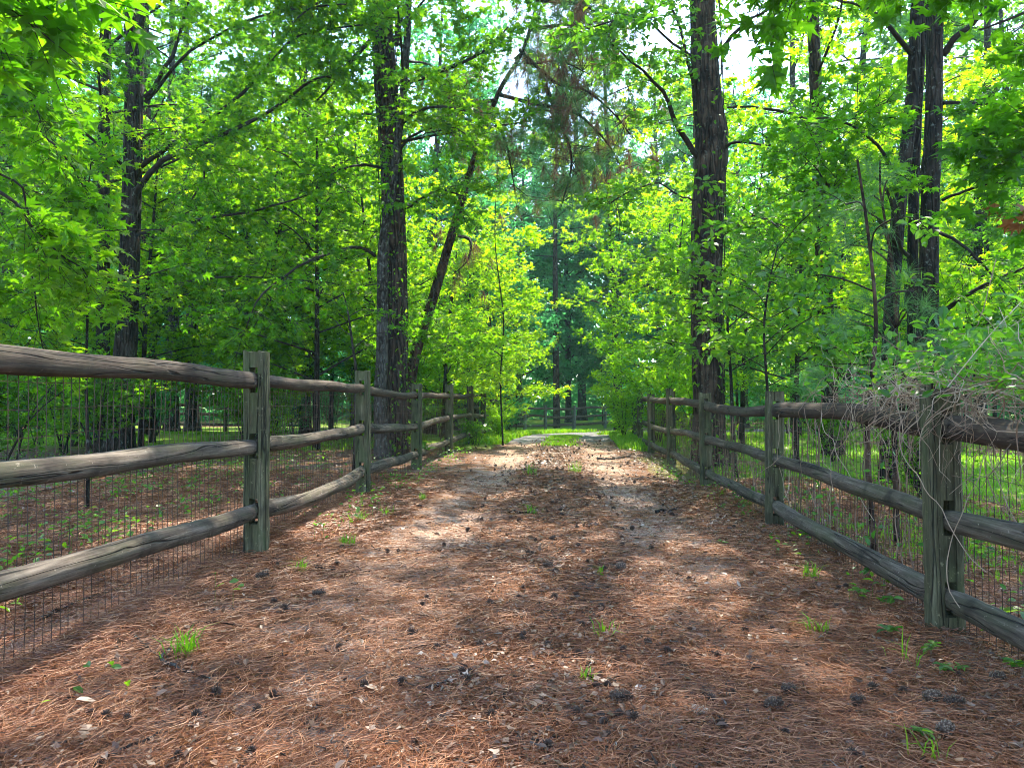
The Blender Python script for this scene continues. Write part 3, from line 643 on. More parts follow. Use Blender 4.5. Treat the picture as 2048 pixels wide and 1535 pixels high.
# big dark trunk on the left with long sweeping limbs
Z = 13.6; b0 = hero_base(238, Z); g = Grow(101, .125, STAR, .6)
tp = g.trunk([b0, at(243, 800, Z), at(255, 600, Z), at(265, 300, Z), at(270, 0, Z), at(275, -260, Z), at(262, -800, Z)], [.235, .21, .185, .165, .155, .13, .05], 40)
for pts, r in (([(290, 195, Z), (340, 110, Z - .3), (380, 0, Z - .8), (420, -60, Z - 1)], .075), ([(290, 205, Z), (330, 150, Z), (400, 85, Z - .6), (560, 20, Z - 1.5), (720, 10, Z - 2.4)], .06),
               ([(280, 335, Z), (350, 290, Z - .2), (460, 215, Z - .6), (545, 130, Z - 1), (620, 75, Z - 1.3), (760, 60, Z - 2)], .07), ([(265, 400, Z), (320, 330, Z - .4), (420, 280, Z - 1), (540, 225, Z - 1.4), (620, 165, Z - 1.8), (665, 155, Z - 2)], .10),
               ([(285, 275, Z), (310, 262, Z - .2), (350, 255, Z - .4), (395, 310, Z - .8), (400, 360, Z - 1), (370, 420, Z - 1.2)], .045), ([(270, 470, Z), (380, 445, Z - .8), (500, 425, Z - 1.3), (625, 388, Z - 2)], .06),
               ([(250, 60, Z), (235, 0, Z), (200, -60, Z)], .05), ([(245, 330, Z), (150, 250, Z - 1), (60, 230, Z - 2)], .05), ([(245, 520, Z), (140, 450, Z - 1.4), (40, 430, Z - 2.6)], .045), ([(250, 600, Z), (380, 560, Z - 1.2), (520, 560, Z - 2)], .035)):
    g.limb([at(*q) for q in pts], r * .62, .012, 14, start=.35, dens=4.2, sides=8, wander=.015)
g.auto_limbs(tp, 9.0, 16.5, 14, (5.0, 2.5), (.08, .04), .3, 2.4)
finish_hero(g, b0, 'sweetgum_tree', 'thick dark-barked tree with long sweeping limbs behind the left fence', 'bark', 'leaf')
# slimmer straight trunk just left of it
Z = 13.9; b0 = hero_base(208, Z); g = Grow(102, .12, STAR, .6)
tp = g.trunk([b0, at(207, 600, Z), at(208, 300, Z), at(213, 0, Z), at(216, -500, Z)], [.125, .115, .10, .09, .04], 30, 12)
g.auto_limbs(tp, 4.6, 12.5, 14, (2.6, 3.2), (.03, .04), .35, 3.4)
finish_hero(g, b0, 'sweetgum_tree', 'slim straight dark trunk close to the left side of the thick dark tree', 'bark', 'leaf')
# twin trunk in the middle left: grey slim stem in front, brown furrowed trunk behind
Z = 13.2; b0 = hero_base(792, Z); g = Grow(103, .115, STAR, .6)
tp = g.trunk([b0, at(795, 700, Z), at(792, 500, Z), at(783, 300, Z), at(772, 150, Z), at(765, 0, Z), at(760, -600, Z)], [.20, .205, .205, .20, .22, .19, .06], 40, 20, rough=.06)
for pts, r in (([(760, 60, Z), (700, 130, Z - .8), (640, 200, Z - 1.2)], .05), ([(790, 170, Z), (860, 150, Z - .5), (950, 110, Z - 1), (1010, 60, Z - 1.4)], .05), ([(800, 300, Z), (830, 270, Z - .3), (900, 255, Z - .8), (960, 290, Z - 1.2)], .03),
               ([(790, 90, Z), (810, 0, Z), (830, -60, Z)], .06), ([(800, 420, Z), (870, 380, Z - 1), (930, 400, Z - 1.5)], .03), ([(765, 0, Z), (680, -20, Z - 1), (600, 30, Z - 1.8)], .05), ([(800, 250, Z), (850, 210, Z - 1), (940, 220, Z - 2)], .035), ([(780, 340, Z), (720, 330, Z - 1.3), (660, 360, Z - 2)], .03)):
    g.limb([at(*q) for q in pts], r, .010, 12, start=.2, dens=5, sides=8, wander=.015)
g.auto_limbs(tp, 8.2, 16.5, 16, (5.2, 2.4), (.07, .03), .3, 3.0)
finish_hero(g, b0, 'oak_tree', 'thick brown furrowed trunk behind the middle of the left fence', 'bark_oak', 'leaf')
Z = 12.7; b0 = hero_base(766, Z); g = Grow(104, .11, STAR, .6)
tp = g.trunk([b0, at(760, 800, Z), at(764, 700, Z), at(765, 560, Z), at(768, 480, Z), at(790, 330, Z), at(812, 120, Z), at(822, -150, Z), at(830, -500, Z)], [.12, .105, .10, .095, .09, .07, .06, .05, .02], 44, 12)
for pts, r in (([(750, 512, Z), (735, 497, Z - .2), (700, 497, Z - .6), (620, 525, Z - 1.2), (555, 565, Z - 1.7), (520, 600, Z - 2), (503, 655, Z - 2.1)], .042), ([(815, 160, Z), (870, 150, Z), (930, 120, Z - .4)], .02), ([(812, 280, Z), (860, 262, Z), (905, 256, Z)], .02)):
    g.limb([at(*q) for q in pts], r * .75, .008, 14, start=.35, dens=4.5, sides=7, wander=.01)
g.auto_limbs(tp, 5.5, 12.5, 18, (2.2, 2.4), (.03, .02), .35, 3.2)
finish_hero(g, b0, 'young_oak_tree', 'slim grey stem with arching branch in front of the thick brown trunk', 'bark_grey', 'leaf')

# leaning pine with dead needles caught in its branches
Z = 15.2; b0 = hero_base(806, Z)
root = empty('leaning_pine_tree', tuple(b0), label='dark pine leaning right, dead brown needles hanging in its branches', cat='pine tree')
tb, wb, nb, db = MB(), MB(), MB(), MB(); rg = np.random.default_rng(33)
TP = smooth_path([b0 - [0, 0, .3], at(826, 730, Z), at(868, 590, Z), at(915, 430, Z - .2), at(957, 290, Z - .5), at(1000, 180, Z - .8), at(1050, 90, Z - 1), at(1085, -60, Z - 1.2), at(1100, -300, Z - 1.2)], 40)
tube(tb, TP, np.interp(np.linspace(0, 1, 40), [0, .3, .5, .7, 1], [.13, .10, .06, .04, .02]), 14, .06, .5, True, rg)
lim = [[(905, 470, Z), (940, 480, Z - .3), (935, 520, Z - .5), (905, 550, Z - .6)], [(1030, 120, Z - .9), (1050, 105, Z - 1), (1060, 128, Z - 1.2), (1120, 122, Z - 1.5), (1180, 150, Z - 2)],
       [(1040, 100, Z - 1), (1110, 165, Z - 1.5), (1170, 180, Z - 2), (1230, 230, Z - 2.2), (1260, 270, Z - 2.5)], [(1000, 190, Z - .8), (1080, 210, Z - 1.4), (1150, 225, Z - 2), (1210, 280, Z - 2.4), (1240, 330, Z - 2.5)],
       [(1060, 60, Z - 1), (1150, 50, Z - 1.6), (1230, 80, Z - 2)], [(1090, 170, Z - 1.4), (1115, 230, Z - 1.7), (1140, 300, Z - 2), (1140, 350, Z - 2), (1120, 420, Z - 2)], [(980, 230, Z - .6), (1010, 280, Z - 1), (1030, 380, Z - 1.2)],
       [(1070, 0, Z - 1.2), (1160, 10, Z - 1.8), (1220, 40, Z - 2.1)], [(990, 200, Z - .8), (940, 210, Z - 1.4), (900, 240, Z - 1.8)]]
GC, GD, BC, BD = [], [], [], []
for li, pts in enumerate(lim):
    q = smooth_path([at(*p) for p in pts], 14); tube(wb, q, np.linspace(.045, .008, 14), 6, .06, .5, True, rg)
    for k in range(78 if li else 14):
        u = rg.uniform(.25, 1) * 12.9; i = int(u); c0 = q[i]; dv = rg.normal(0, 1, 3) * [.46, .46, .36]; e = c0 + dv; prisms(wb, [c0], [e], .006, .003)
        if rg.uniform() < (.45 if li else .8): BC.append(e); BD.append(nrm(dv * .3 + [0, 0, -1.2]))
        else: GC.append(e); GD.append(nrm(dv + [0, 0, .1]))
needle_tufts(nb, GC, GD, rg, 70, .27, .0024, 1.0); needle_tufts(db, BC, BD, rg, 46, .24, .0024, .55, .5)
for mb_, nm, mt in ((tb, 'trunk', 'bark_pine'), (wb, 'branches', 'twig'), (nb, 'crown', 'needle'), (db, 'dead_needles', 'needle_brown')):
    o = mb_.build(nm, M[mt], root, smooth=nm in ('trunk', 'branches')); o.location = tuple(-b0)

# oak on the right, thick trunk with forked limb
Z = 12.4; b0 = hero_base(1418, Z); g = Grow(105, .12, OVAL, .55)
tp = g.trunk([b0, at(1416, 800, Z), at(1412, 600, Z), at(1416, 400, Z), at(1422, 280, Z), at(1410, 150, Z), at(1404, 0, Z), at(1396, -300, Z), at(1390, -800, Z)], [.27, .25, .255, .26, .27, .23, .20, .17, .06], 44, 22, rough=.07)
for pts, r in (([(1405, 320, Z), (1385, 290, Z - .1), (1350, 240, Z - .4), (1325, 185, Z - .7), (1275, 135, Z - 1), (1215, 80, Z - 1.4)], .08), ([(1400, 190, Z), (1385, 150, Z - .2), (1362, 70, Z - .4), (1340, 0, Z - .6), (1325, -60, Z - .7)], .05),
               ([(1430, 320, Z), (1470, 285, Z - .4), (1540, 290, Z - 1), (1620, 270, Z - 1.6)], .045), ([(1400, 400, Z), (1360, 385, Z - .6), (1300, 360, Z - 1), (1210, 400, Z - 1.6)], .022),
               ([(1430, 120, Z), (1490, 60, Z - .8), (1560, 20, Z - 1.4)], .05), ([(1395, 120, Z), (1330, 60, Z - 1.2), (1270, 20, Z - 2), (1190, 40, Z - 2.6)], .03), ([(1440, 480, Z), (1500, 440, Z - 1.4), (1560, 460, Z - 2.4)], .022)):
    g.limb([at(*q) for q in pts], r * .75, .010, 14, start=.3, dens=3.8, sides=8, wander=.012)
g.auto_limbs(tp, 8.6, 17, 16, (5.4, 2.4), (.08, .03), .3, 2.8)
finish_hero(g, b0, 'oak_tree', 'massive furrowed brown trunk with forked limb behind the right fence', 'bark_oak', 'leaf_oval')

# group of three dark trunks behind the right fence
tri = [((1775, 9.6), [(1776, 800), (1782, 640), (1800, 400), (1818, 260), (1830, 80), (1838, -250), (1840, -700)], .092, 'leftmost slim stem, leaning right, of the three dark trunks behind the right fence', 111),
       ((1826, 9.9), [(1826, 800), (1826, 620), (1828, 400), (1836, 200), (1848, 0), (1856, -300), (1860, -800)], .072, 'middle thin stem of the three dark trunks behind the right fence', 112),
       ((1864, 9.2), [(1860, 800), (1858, 640), (1860, 450), (1868, 250), (1872, 0), (1880, -300), (1870, -900)], .118, 'rightmost thickest stem of the three dark trunks behind the right fence', 113)]
for (px, Z), path, r, lab, seed in tri:
    b0 = hero_base(px, Z); g = Grow(seed, .115, STAR, .6)
    tp = g.trunk([b0] + [at(a, c, Z) for a, c in path], [r * 1.1, r, r * .95, r * .9, r * .85, r * .75, r * .5, r * .2], 36, 14)
    if seed == 113:
        for pts, rr_ in (([(1885, 625, Z), (1935, 590, Z - .3), (1995, 555, Z - .5), (2090, 520, Z - .8)], .035), ([(1885, 110, Z), (1920, 70, Z - .2), (1975, 20, Z - .4), (2060, -60, Z - .8)], .05), ([(1880, 210, Z), (1930, 205, Z - .3), (1990, 215, Z - .7), (2080, 245, Z - 1.2)], .03),
                        ([(1880, 465, Z), (1925, 490, Z - .3), (1965, 530, Z - .5), (2010, 590, Z - .7)], .022), ([(1885, 400, Z), (1950, 375, Z - .5), (2040, 360, Z - 1)], .022), ([(1885, 660, Z), (1960, 655, Z - .6), (2060, 630, Z - 1)], .02)):
            g.limb([at(*q) for q in pts], rr_, .008, 12, start=.35, dens=3.6, sides=7, wander=.01)
    if seed == 111:
        for pts, rr_ in (([(1815, 510, Z), (1800, 480, Z - .2), (1780, 385, Z - .4), (1740, 350, Z - .7), (1660, 340, Z - 1)], .03), ([(1800, 500, Z), (1740, 420, Z - .6), (1680, 385, Z - 1), (1640, 330, Z - 1.4)], .028), ([(1825, 110, Z), (1780, 50, Z - .4), (1730, 20, Z - .6), (1660, 0, Z - 1)], .04),
                        ([(1800, 380, Z), (1760, 300, Z - .6), (1700, 250, Z - 1.2), (1600, 240, Z - 2)], .025)):
            g.limb([at(*q) for q in pts], rr_, .008, 12, start=.35, dens=3.6, sides=7, wander=.01)
    g.auto_limbs(tp, 6.8, 13, 9, (3.6, 2.0), (.04, .02), .35, 3.2)
    finish_hero(g, b0, 'maple_tree', lab, 'bark', 'leaf')

# background trunks whose stems show between the leaves
for i, (px, Z, r, top, seed, lab, bk) in enumerate([
    (345, 24.5, .20, 18, 121, 'pale grey lichened trunk in the woods, right of the thick dark tree', 'bark_grey'),
    (297, 22, .12, 15, 122, 'thin dark trunk close behind the right side of the thick dark tree', 'bark'),
    (385, 25.5, .22, 18, 123, 'rough grey trunk with dark base, farther right of the thick dark tree', 'bark_grey'),
    (612, 22, .16, 18, 124, 'dark straight trunk half hidden in leaves between first two left posts', 'bark'),
    (1664, 14.5, .17, 16, 125, 'brown trunk over the lawn, right of the massive furrowed oak', 'bark_oak'),
    (1590, 24, .16, 18, 126, 'slender grey trunk rising behind the lawn right of the massive furrowed oak', 'bark_grey'),
    (1235, 27, .13, 17, 127, 'thin dark trunk among the glowing maples right of the bend', 'bark'),
    (1960, 21, .17, 17, 128, 'distant dark trunk on the lawn at the far right edge', 'bark')]):
    b0 = hero_base(px, Z); rg = np.random.default_rng(seed); g = Grow(seed, .16, STAR, .7, tw=(.4, .8), bl=(.6, 1.5))
    ln = rg.normal(0, .25, 2); tp = g.trunk([b0, b0 + [ln[0] * .3, 0, top * .3], b0 + [ln[0], ln[1], top * .6], b0 + [ln[0] * 1.5, ln[1], top]], [r, r * .85, r * .6, r * .15], 30, 12)
    g.auto_limbs(tp, 3.5 if px not in (1664,) else 5, top * .98, 13 if px in (1664, 1590) else 20, (3.2, 2.0), (.04, .02), .35, 2.0)
    finish_hero(g, b0, 'woodland_tree', lab, bk, 'leaf_yellow' if px > 1200 else 'leaf', twig_r=.005)

# sweetgum just outside the left edge whose big leaves hang into the picture
b0 = np.array([-6.6, 6.2, float(gh(-6.6, 6.2))]); g = Grow(131, .12, STAR, .5, tw=(.15, .4), nleaf=4, ntw=5, bl=(.25, .65))
tp = g.trunk([b0, b0 + [.1, 0, 2], b0 + [.3, -.1, 4], b0 + [.2, .2, 9]], [.13, .12, .10, .03], 20, 12)
g.auto_limbs(tp, 5.6, 8.8, 8, (3.4, 2.0), (.04, .02), .3, 4); g.auto_limbs(tp, 5.8, 8.8, 9, (5.6, 4.4), (.04, .02), .25, 6, az0=.35, azs=.5)  # unseen upper limbs, added to shade the leaves hanging below
for pts, r in (([(-320, -420, 5.4), (-60, -90, 5.0), (40, 0, 4.8), (90, 90, 4.7)], .014), ([(-500, 0, 5.4), (-60, 320, 5.1), (60, 390, 5.1), (130, 470, 5.3), (205, 540, 5.5)], .014), ([(-500, 120, 5.3), (-40, 330, 5.4), (50, 400, 5.5), (70, 560, 5.7), (105, 700, 5.9)], .010),
               ([(-400, 100, 5.2), (-20, 240, 5.6), (110, 290, 5.9), (190, 380, 6.2)], .014), ([(-400, -500, 3.4), (-120, -120, 2.9), (-90, -60, 2.6), (-30, 10, 2.5)], .010), ([(-500, 300, 5.8), (-20, 470, 6), (90, 560, 6.3), (170, 620, 6.6)], .010),
               ([(-400, -500, 6), (0, -100, 6.2), (60, -10, 6.6), (110, 40, 6.8)], .014), ([(-400, 200, 6.4), (0, 330, 7), (110, 380, 7.4)], .014), ([(-500, -200, 5), (-60, 60, 5), (60, 150, 4.8), (130, 240, 4.7)], .012)):
    p = [at(*q) for q in pts]; g.limb([b0 + [.2, 0, max(2.2, p[0][2] - b0[2] - .6)]] + p, r * 1.6, .004, 18, start=.45, dens=3.4, sides=6, up=0, wander=.015)
finish_hero(g, b0, 'sweetgum_tree', 'sweetgum branches with large star leaves hanging in at upper left', 'bark', 'leaf', twig_r=.0018)
# leafy bough reaching in over the top right corner
b0 = np.array([6.4, 5.2, float(gh(6.4, 5.2))]); g = Grow(132, .125, STAR, .6, tw=(.15, .4), nleaf=5, ntw=6, bl=(.35, .9))
tp = g.trunk([b0, b0 + [-.1, 0, 3], b0 + [-.3, .1, 6], b0 + [-.2, .2, 10]], [.13, .12, .09, .03], 20, 12)
for pts, r in (([(2500, -100, 5.2), (2200, -60, 5.0), (2060, 20, 4.8), (1960, 60, 4.7)], .02), ([(2500, 100, 5.2), (2200, 200, 5.0), (2090, 260, 5), (2010, 290, 5.2)], .02), ([(2500, 300, 5.2), (2200, 380, 5.2), (2060, 430, 5.4)], .016),
               ([(2500, -300, 5), (2150, -200, 4.6), (1900, -120, 4.2), (1640, -60, 4.0), (1500, -40, 4.0)], .02)):
    p = [at(*q) for q in pts]; g.limb([b0 + [-.1, 0, max(2, p[0][2] - b0[2] - .4)]] + p, r * 1.4, .005, 16, start=.3, dens=3.6, sides=6, up=0)
mt_root = finish_hero(g, b0, 'maple_tree', 'maple boughs with star leaves reaching in over the upper right corner', 'bark', 'leaf', twig_r=.0018)
dl = MB(); rg = np.random.default_rng(134); c0 = at(2030, 432, 5.3); q = np.array([c0 + rg.normal(0, .055, 3) for _ in range(14)]); prisms(dl, np.repeat(at(2058, 428, 5.4)[None], 14, 0), q, .0025, .0015, .1)
leaves(dl, q, np.tile([[-.2, 0, -1.0]], (14, 1)), .11 * rg.uniform(.7, 1.2, 14), STAR, .9, rg, rg.uniform(.3, .8, 14), (0, -1, .2))
o = dl.build('dead_leaves', M['dead_leaf'], mt_root); o.location = tuple(-b0); o['label'] = 'cluster of withered orange-brown leaves'

# saplings and stems by the fences
def sapling(px, Z, path, r, name, lab, mat='leaf', leaf=.09, tm=OVAL, dens=5, zlo=1.2, n=9, spread=(.9, .5), seed=0, bk='bark'):
    b0 = hero_base(px, Z); g = Grow(seed, leaf, tm, .6, tw=(.12, .3), nleaf=6, ntw=5, bl=(.25, .6))
    P = [b0] + [at(a, c, Z + dz) for a, c, dz in path]; tp = g.trunk(P, np.linspace(r, r * .35, len(P)), 24, 8, flare=False)
    if n: g.auto_limbs(tp, zlo, max(q[2] for q in P) * .98, n, spread, (r * .35, r * .2), .4, dens)
    return finish_hero(g, b0, name, lab, bk, mat, twig_r=.002)
sapling(1472, 10.4, [(1468, 900, 0), (1462, 760, 0), (1455, 640, 0), (1462, 560, 0)], .035, 'sapling', 'thin dark forked sapling between second and third right fence posts', 'leaf_oval', .11, OVAL, 4, 1.3, 10, (1.2, .8), 141)
sapling(178, 6.6, [(176, 900, 0), (172, 760, 0), (175, 600, 0), (172, 420, 0), (165, 250, 0)], .017, 'sapling', 'thin straight green sapling left of the thick dark tree, behind the mesh', 'leaf', .09, STAR, 3, 1.9, 9, (.9, .6), 142)
sapling(708, 9.3, [(712, 760, 0), (705, 690, 0), (695, 620, 0), (686, 585, 0)], .022, 'sapling', 'dark bent leafless-looking stem behind the second left post', 'leaf', .08, STAR, 3, 1.5, 5, (.5, .4), 143)
sapling(1006, 16.5, [(1001, 760, .1), (1007, 640, 0), (990, 480, .3), (996, 330, 0)], .022, 'sapling', 'thin straight maple sapling at the left verge of the far drive', 'leaf_yellow', .11, TRI3, 5, .6, 28, (1.2, .6), 144)
sapling(1540, 8.0, [(1536, 800, 0), (1528, 660, 0), (1540, 560, .2), (1556, 490, .4)], .02, 'dogwood_sapling', 'broad-leaved sapling leaning over the second right fence post', 'leaf_oval', .11, OVAL, 5, 1.1, 11, (.95, .6), 145)
sapling(1745, 4.9, [(1735, 900, 0), (1742, 780, 0), (1752, 640, 0), (1738, 480, 0), (1715, 320, 0)], .022, 'sapling', 'reddish-brown stem behind the mesh between first two right posts', 'leaf_oval', .07, OVAL, 3, 1.35, 4, (.4, .3), 147, 'bark_pine')

# young pine with long needles beside the vines
b0 = hero_base(1790, 5.6); root = empty('pine_sapling', tuple(b0), label='young pine with long drooping needles beside the three dark trunks', cat='pine tree')
tb, nb = MB(), MB(); rg = np.random.default_rng(35)
p = smooth_path([b0, at(1788, 800, 5.6), at(1792, 640, 5.6), at(1782, 520, 5.6), at(1760, 380, 5.5)], 16); tube(tb, p, np.linspace(.022, .008, 16), 8, .05, .5, True, rg)
C, D = [], []
for (a, c, z) in [(1830, 690, 5.3), (1810, 620, 5.4), (1860, 670, 5.2), (1700, 640, 5.4), (1740, 600, 5.5), (1800, 560, 5.4), (1730, 400, 5.3), (1690, 420, 5.5), (1760, 470, 5.3), (1700, 490, 5.4), (1840, 610, 5.3), (1775, 360, 5.5), (1760, 320, 5.5), (1640, 730, 5.7), (1660, 745, 5.6), (1800, 700, 5.3)]:
    e = at(a, c, z); i = np.argmin(np.linalg.norm(p - (e - [0, 0, .15]), axis=1)); tube(tb, smooth_path([p[i], (p[i] + e) / 2 + [0, 0, .05], e], 5), np.linspace(.008, .005, 5), 5)
    for _ in range(2): C.append(e + rg.normal(0, .05, 3)); D.append(nrm(e - p[i] + rg.normal(0, .1, 3)))
needle_tufts(nb, C, D, rg, 70, .22, .0010, .75, .25)
for mb_, nm, mt in ((tb, 'trunk', 'bark_pine'), (nb, 'crown', 'needle')):
    o = mb_.build(nm, M[mt], root); o.location = tuple(-b0)
# tuft of long pine needles on a fallen twig, lower left corner
b0 = np.array([-1.0, 1.52, float(gh(-1.0, 1.52))]); nb, tb = MB(), MB()
root = empty('pine_twig', tuple(b0), label='fallen pine twig with green-yellow needle tuft at the lower left corner', cat='twig')
tube(tb, b0 + np.array([(.02, .02, .02), (.16, -.02, .03), (.28, -.06, .02)]), [.005, .004, .004], 6)
needle_tufts(nb, [b0 + [0, 0, .03], b0 + [-.03, .01, .03]], [(-.8, -.3, .15), (-.7, .2, .2)], rng, 90, .17, .0008, .55, .1)
for mb_, nm, mt in ((tb, 'stem', 'bark_grey'), (nb, 'needles', 'needle')):
    o = mb_.build(nm, M[mt], root); o.location = tuple(-b0)

# ivy climbing the trunks
def ivy(Z, pth, n, label, rad, seed, mat='leaf', size=.08):
    rg = np.random.default_rng(seed); b0 = hero_base(pth[0][0], Z); root = empty('ivy_vine', tuple(b0), label=label, cat='vine')
    axis = smooth_path([b0] + [at(a, c, Z) for a, c in pth], 60); wb, lb = MB(), MB()
    for k in range(3):
        a0 = rg.uniform(3.6, 5.8); ang = a0 + np.cumsum(rg.normal(0, .12, 60)); q = axis + np.stack([np.cos(ang), np.sin(ang), ang * 0], -1) * rad * 1.06
        tube(wb, q, .009, 5)
    u = rg.uniform(2, 59, n); i = u.astype(int); ang = rg.uniform(2.6, 6.9, n); rr_ = rad * 1.08 + np.abs(rg.normal(0, .10, n))
    P = axis[i] + np.stack([np.cos(ang) * rr_, np.sin(ang) * rr_, rg.normal(0, .1, n)], -1)
    dirs = np.stack([np.cos(ang) * .5, np.sin(ang) * .5, np.full(n, -.8)], -1)
    z_ = nrm(np.stack([np.cos(ang), np.sin(ang), np.full(n, .6)], -1))
    for s_ in range(8):
        m_ = np.arange(n) % 8 == s_; mm = z_[m_].mean(0)
        leaves(lb, P[m_], dirs[m_], size * rg.uniform(.6, 1.3, m_.sum()), OVAL, .8, rg, None, (0, -.5, .7))
    for mb_, nm, mt in ((wb, 'stem', 'twig'), (lb, 'foliage', mat)):
        o = mb_.build(nm, M[mt], root); o.location = tuple(-b0)
ivy(13.0, [(790, 800), (790, 600), (785, 400), (778, 200), (768, 0)], 1100, 'leafy vine climbing the thick brown trunk behind the left fence', .22, 51)
ivy(12.2, [(1416, 800), (1412, 600), (1416, 400), (1410, 150), (1404, 0)], 420, 'leafy vine climbing the massive furrowed trunk on the right', .27, 52, 'leaf', .10)

# honeysuckle heaped on the right fence
rg = np.random.default_rng(61); b0 = np.array([2.15, 3.5, float(gh(2.15, 3.5))]); root = empty('honeysuckle_vine', tuple(b0), label='tangled honeysuckle heaped over the nearest right fence post and top rail', cat='vine')
sb, lb = MB(), MB()
def railpt(y): return np.array([np.interp(y, [p[1] for p in RP], [p[0] for p in RP]), y, np.interp(y, [p[1] for p in RP], [r[0] for r in RR])])
for k in range(420):
    y0 = np.clip(rg.normal(3.35, .75), 1.9, 5.4); s0 = railpt(y0) + [rg.normal(.03, .10), 0, rg.uniform(.05, .22)]
    n = 9; d = nrm(rg.normal(0, 1, 3) * [1, 1.3, .6]); pts = [s0]
    for q in range(n - 1):
        d = nrm(d + rg.normal(0, .38, 3) + [0, 0, -.22 if k % 3 else .02]); pts.append(pts[-1] + d * rg.uniform(.03, .075))
    tube(sb, smooth_path(pts, 14), np.linspace(.0022, .0008, 14) * rg.uniform(.6, 1.4), 4, .1, rg.uniform(0, 1))
for k in range(15):    # a few long runners hanging to the ground
    y0 = rg.uniform(2.3, 6); s0 = railpt(y0) + [rg.normal(0, .07), 0, .05]; n = 10; pts = [s0]; d = np.array([0, 0, -1.0])
    for q in range(n): d = nrm(d + rg.normal(0, .35, 3) * [1, 1, .3]); pts.append(pts[-1] + d * .09 * np.array([.5, 1, 1]))
    tube(sb, smooth_path(pts, 22), .0022, 4, 0, rg.uniform(.2, .9))
n = 2600; yy = np.clip(rg.normal(3.05, .85, n), 1.4, 5.0); u = rg.uniform(0, 1, n)
C = np.array([railpt(y) for y in yy]); C[:, 0] += rg.normal(.28, .26, n); C[:, 2] += .14 + rg.beta(1.6, 2.2, n) * .42 * (1 - sstep(3.4, 5.2, yy) * .55)
leaves(lb, C, rg.normal(0, 1, (n, 3)), .052 * rg.uniform(.6, 1.35, n), OVAL, .6, rg)
for k in range(60):
    a = C[rg.integers(n)]; e = a + rg.normal(0, .2, 3); tube(sb, smooth_path([a, (a + e) / 2 + rg.normal(0, .05, 3), e], 7), .002, 4, 0, rg.uniform(.4, 1))
for mb_, nm, mt in ((sb, 'tangle', 'vine'), (lb, 'foliage', 'leaf_oval')):
    o = mb_.build(nm, M[mt], root); o.location = tuple(-b0); o['kind'] = 'stuff'
# wild vine runners on the right wire
sb, lb = MB(), MB(); b0 = np.array([2.3, 6.0, float(gh(2.3, 6.0))]); root = empty('climbing_vine', tuple(b0), label='thin brown vine stems climbing the wire mesh of the right fence', cat='vine')
for k in range(120):
    y0 = rg.uniform(1.9, 12.0); x0 = np.interp(y0, [p[1] for p in RP], [p[0] for p in RP]) + .075; z = float(gh(x0, y0)); pts = []; top = rg.uniform(.45, 1.0); yy_ = y0
    for q in range(9): pts.append((x0 + rg.normal(0, .006), yy_, z + top * q / 8)); yy_ += rg.normal(0, .022)
    tube(sb, smooth_path(pts, 20), rg.uniform(.0018, .004), 4, 0, rg.uniform(0, .6))
    m_ = rg.integers(0, 6); P = np.array(pts)[rg.integers(2, 9, m_)] + rg.normal(0, .03, (m_, 3)); leaves(lb, P, rg.normal(0, 1, (m_, 3)), .05 * rg.uniform(.6, 1.3, m_), OVAL, .7, rg)
for mb_, nm, mt in ((sb, 'runners', 'vine'), (lb, 'foliage', 'leaf_dark')):
    o = mb_.build(nm, M[mt], root); o.location = tuple(-b0); o['kind'] = 'stuff'

# ------------------------------------------------------------------ what lies on the ground
rg = np.random.default_rng(71)
N = 330000
u = rg.uniform(0, 1, N); y = 1.0 * (10.0 / 1.0) ** (u ** .82)
x = rg.uniform(-1, 1, N) * np.maximum(.8 * y + .3, 1.2); x = np.where((y > 5) & (np.abs(x) > 5), x * .6, x)
c = cx(y); keep = (np.abs(np.abs(x - c) - .85) > .34) | (rg.uniform(0, 1, N) < np.interp(y, [2.0, 3.5, 6], [.97, .62, .22])); x, y = x[keep], y[keep]; n = len(x)
clump = np.sin(x * 3.1 + 2 * np.sin(y * 2.2)) * np.sin(y * 2.7 + x); keep = rg.uniform(-2.6, 1, n) < clump; x, y = x[keep], y[keep]; n = len(x)
a = rg.uniform(0, 2 * pi, n) + .6 * np.sin(x * 2.3 + y); L = rg.uniform(.03, .145, n); bow = rg.normal(0, .15, n) * L
d = np.stack([np.cos(a), np.sin(a)], -1); sdv = np.stack([-d[:, 1], d[:, 0]], -1); wd = .0009 * np.maximum(1, y / 2.4)
z0 = gh(x, y) + .010 + rg.uniform(0, .012, n); lift = np.abs(rg.normal(0, .010, n))
drift = rg.uniform(0, 1, n) < .0; nd = 15000; yd = rg.uniform(1.3, 8.0, nd); fx = np.interp(yd, [p[1] for p in LP], [p[0] for p in LP]); off_ = np.abs(rg.normal(0, .12, nd)); xd_ = fx - .15 + off_ * .8; gt = np.min(np.abs(yd[:, None] - np.array([1.7, 4.73, 7.7])[None]), 1) < .38; xd_ = np.where(gt, fx - .25 - off_, xd_)
ad = rg.normal(0, .9, nd); x = np.concatenate([x, xd_]); y = np.concatenate([y, yd]); a = np.concatenate([a, ad]); L = np.concatenate([L, rg.uniform(.07, .17, nd)]); bow = np.concatenate([bow, rg.normal(0, .02, nd)])
d = np.stack([np.cos(a), np.sin(a)], -1); sdv = np.stack([-d[:, 1], d[:, 0]], -1); wd = .00068 * np.maximum(1, y / 2.2); n = len(x)
pile = .05 * np.exp(-(off_ / .14) ** 2) * (.6 + .4 * np.sin(yd * 5 + 2 * np.sin(yd * 3)))
z0 = np.concatenate([z0, gh(xd_, yd) + .008 + rg.uniform(0, 1, nd) * pile]); lift = np.concatenate([lift, rg.uniform(.0, .05, nd)])
V = []
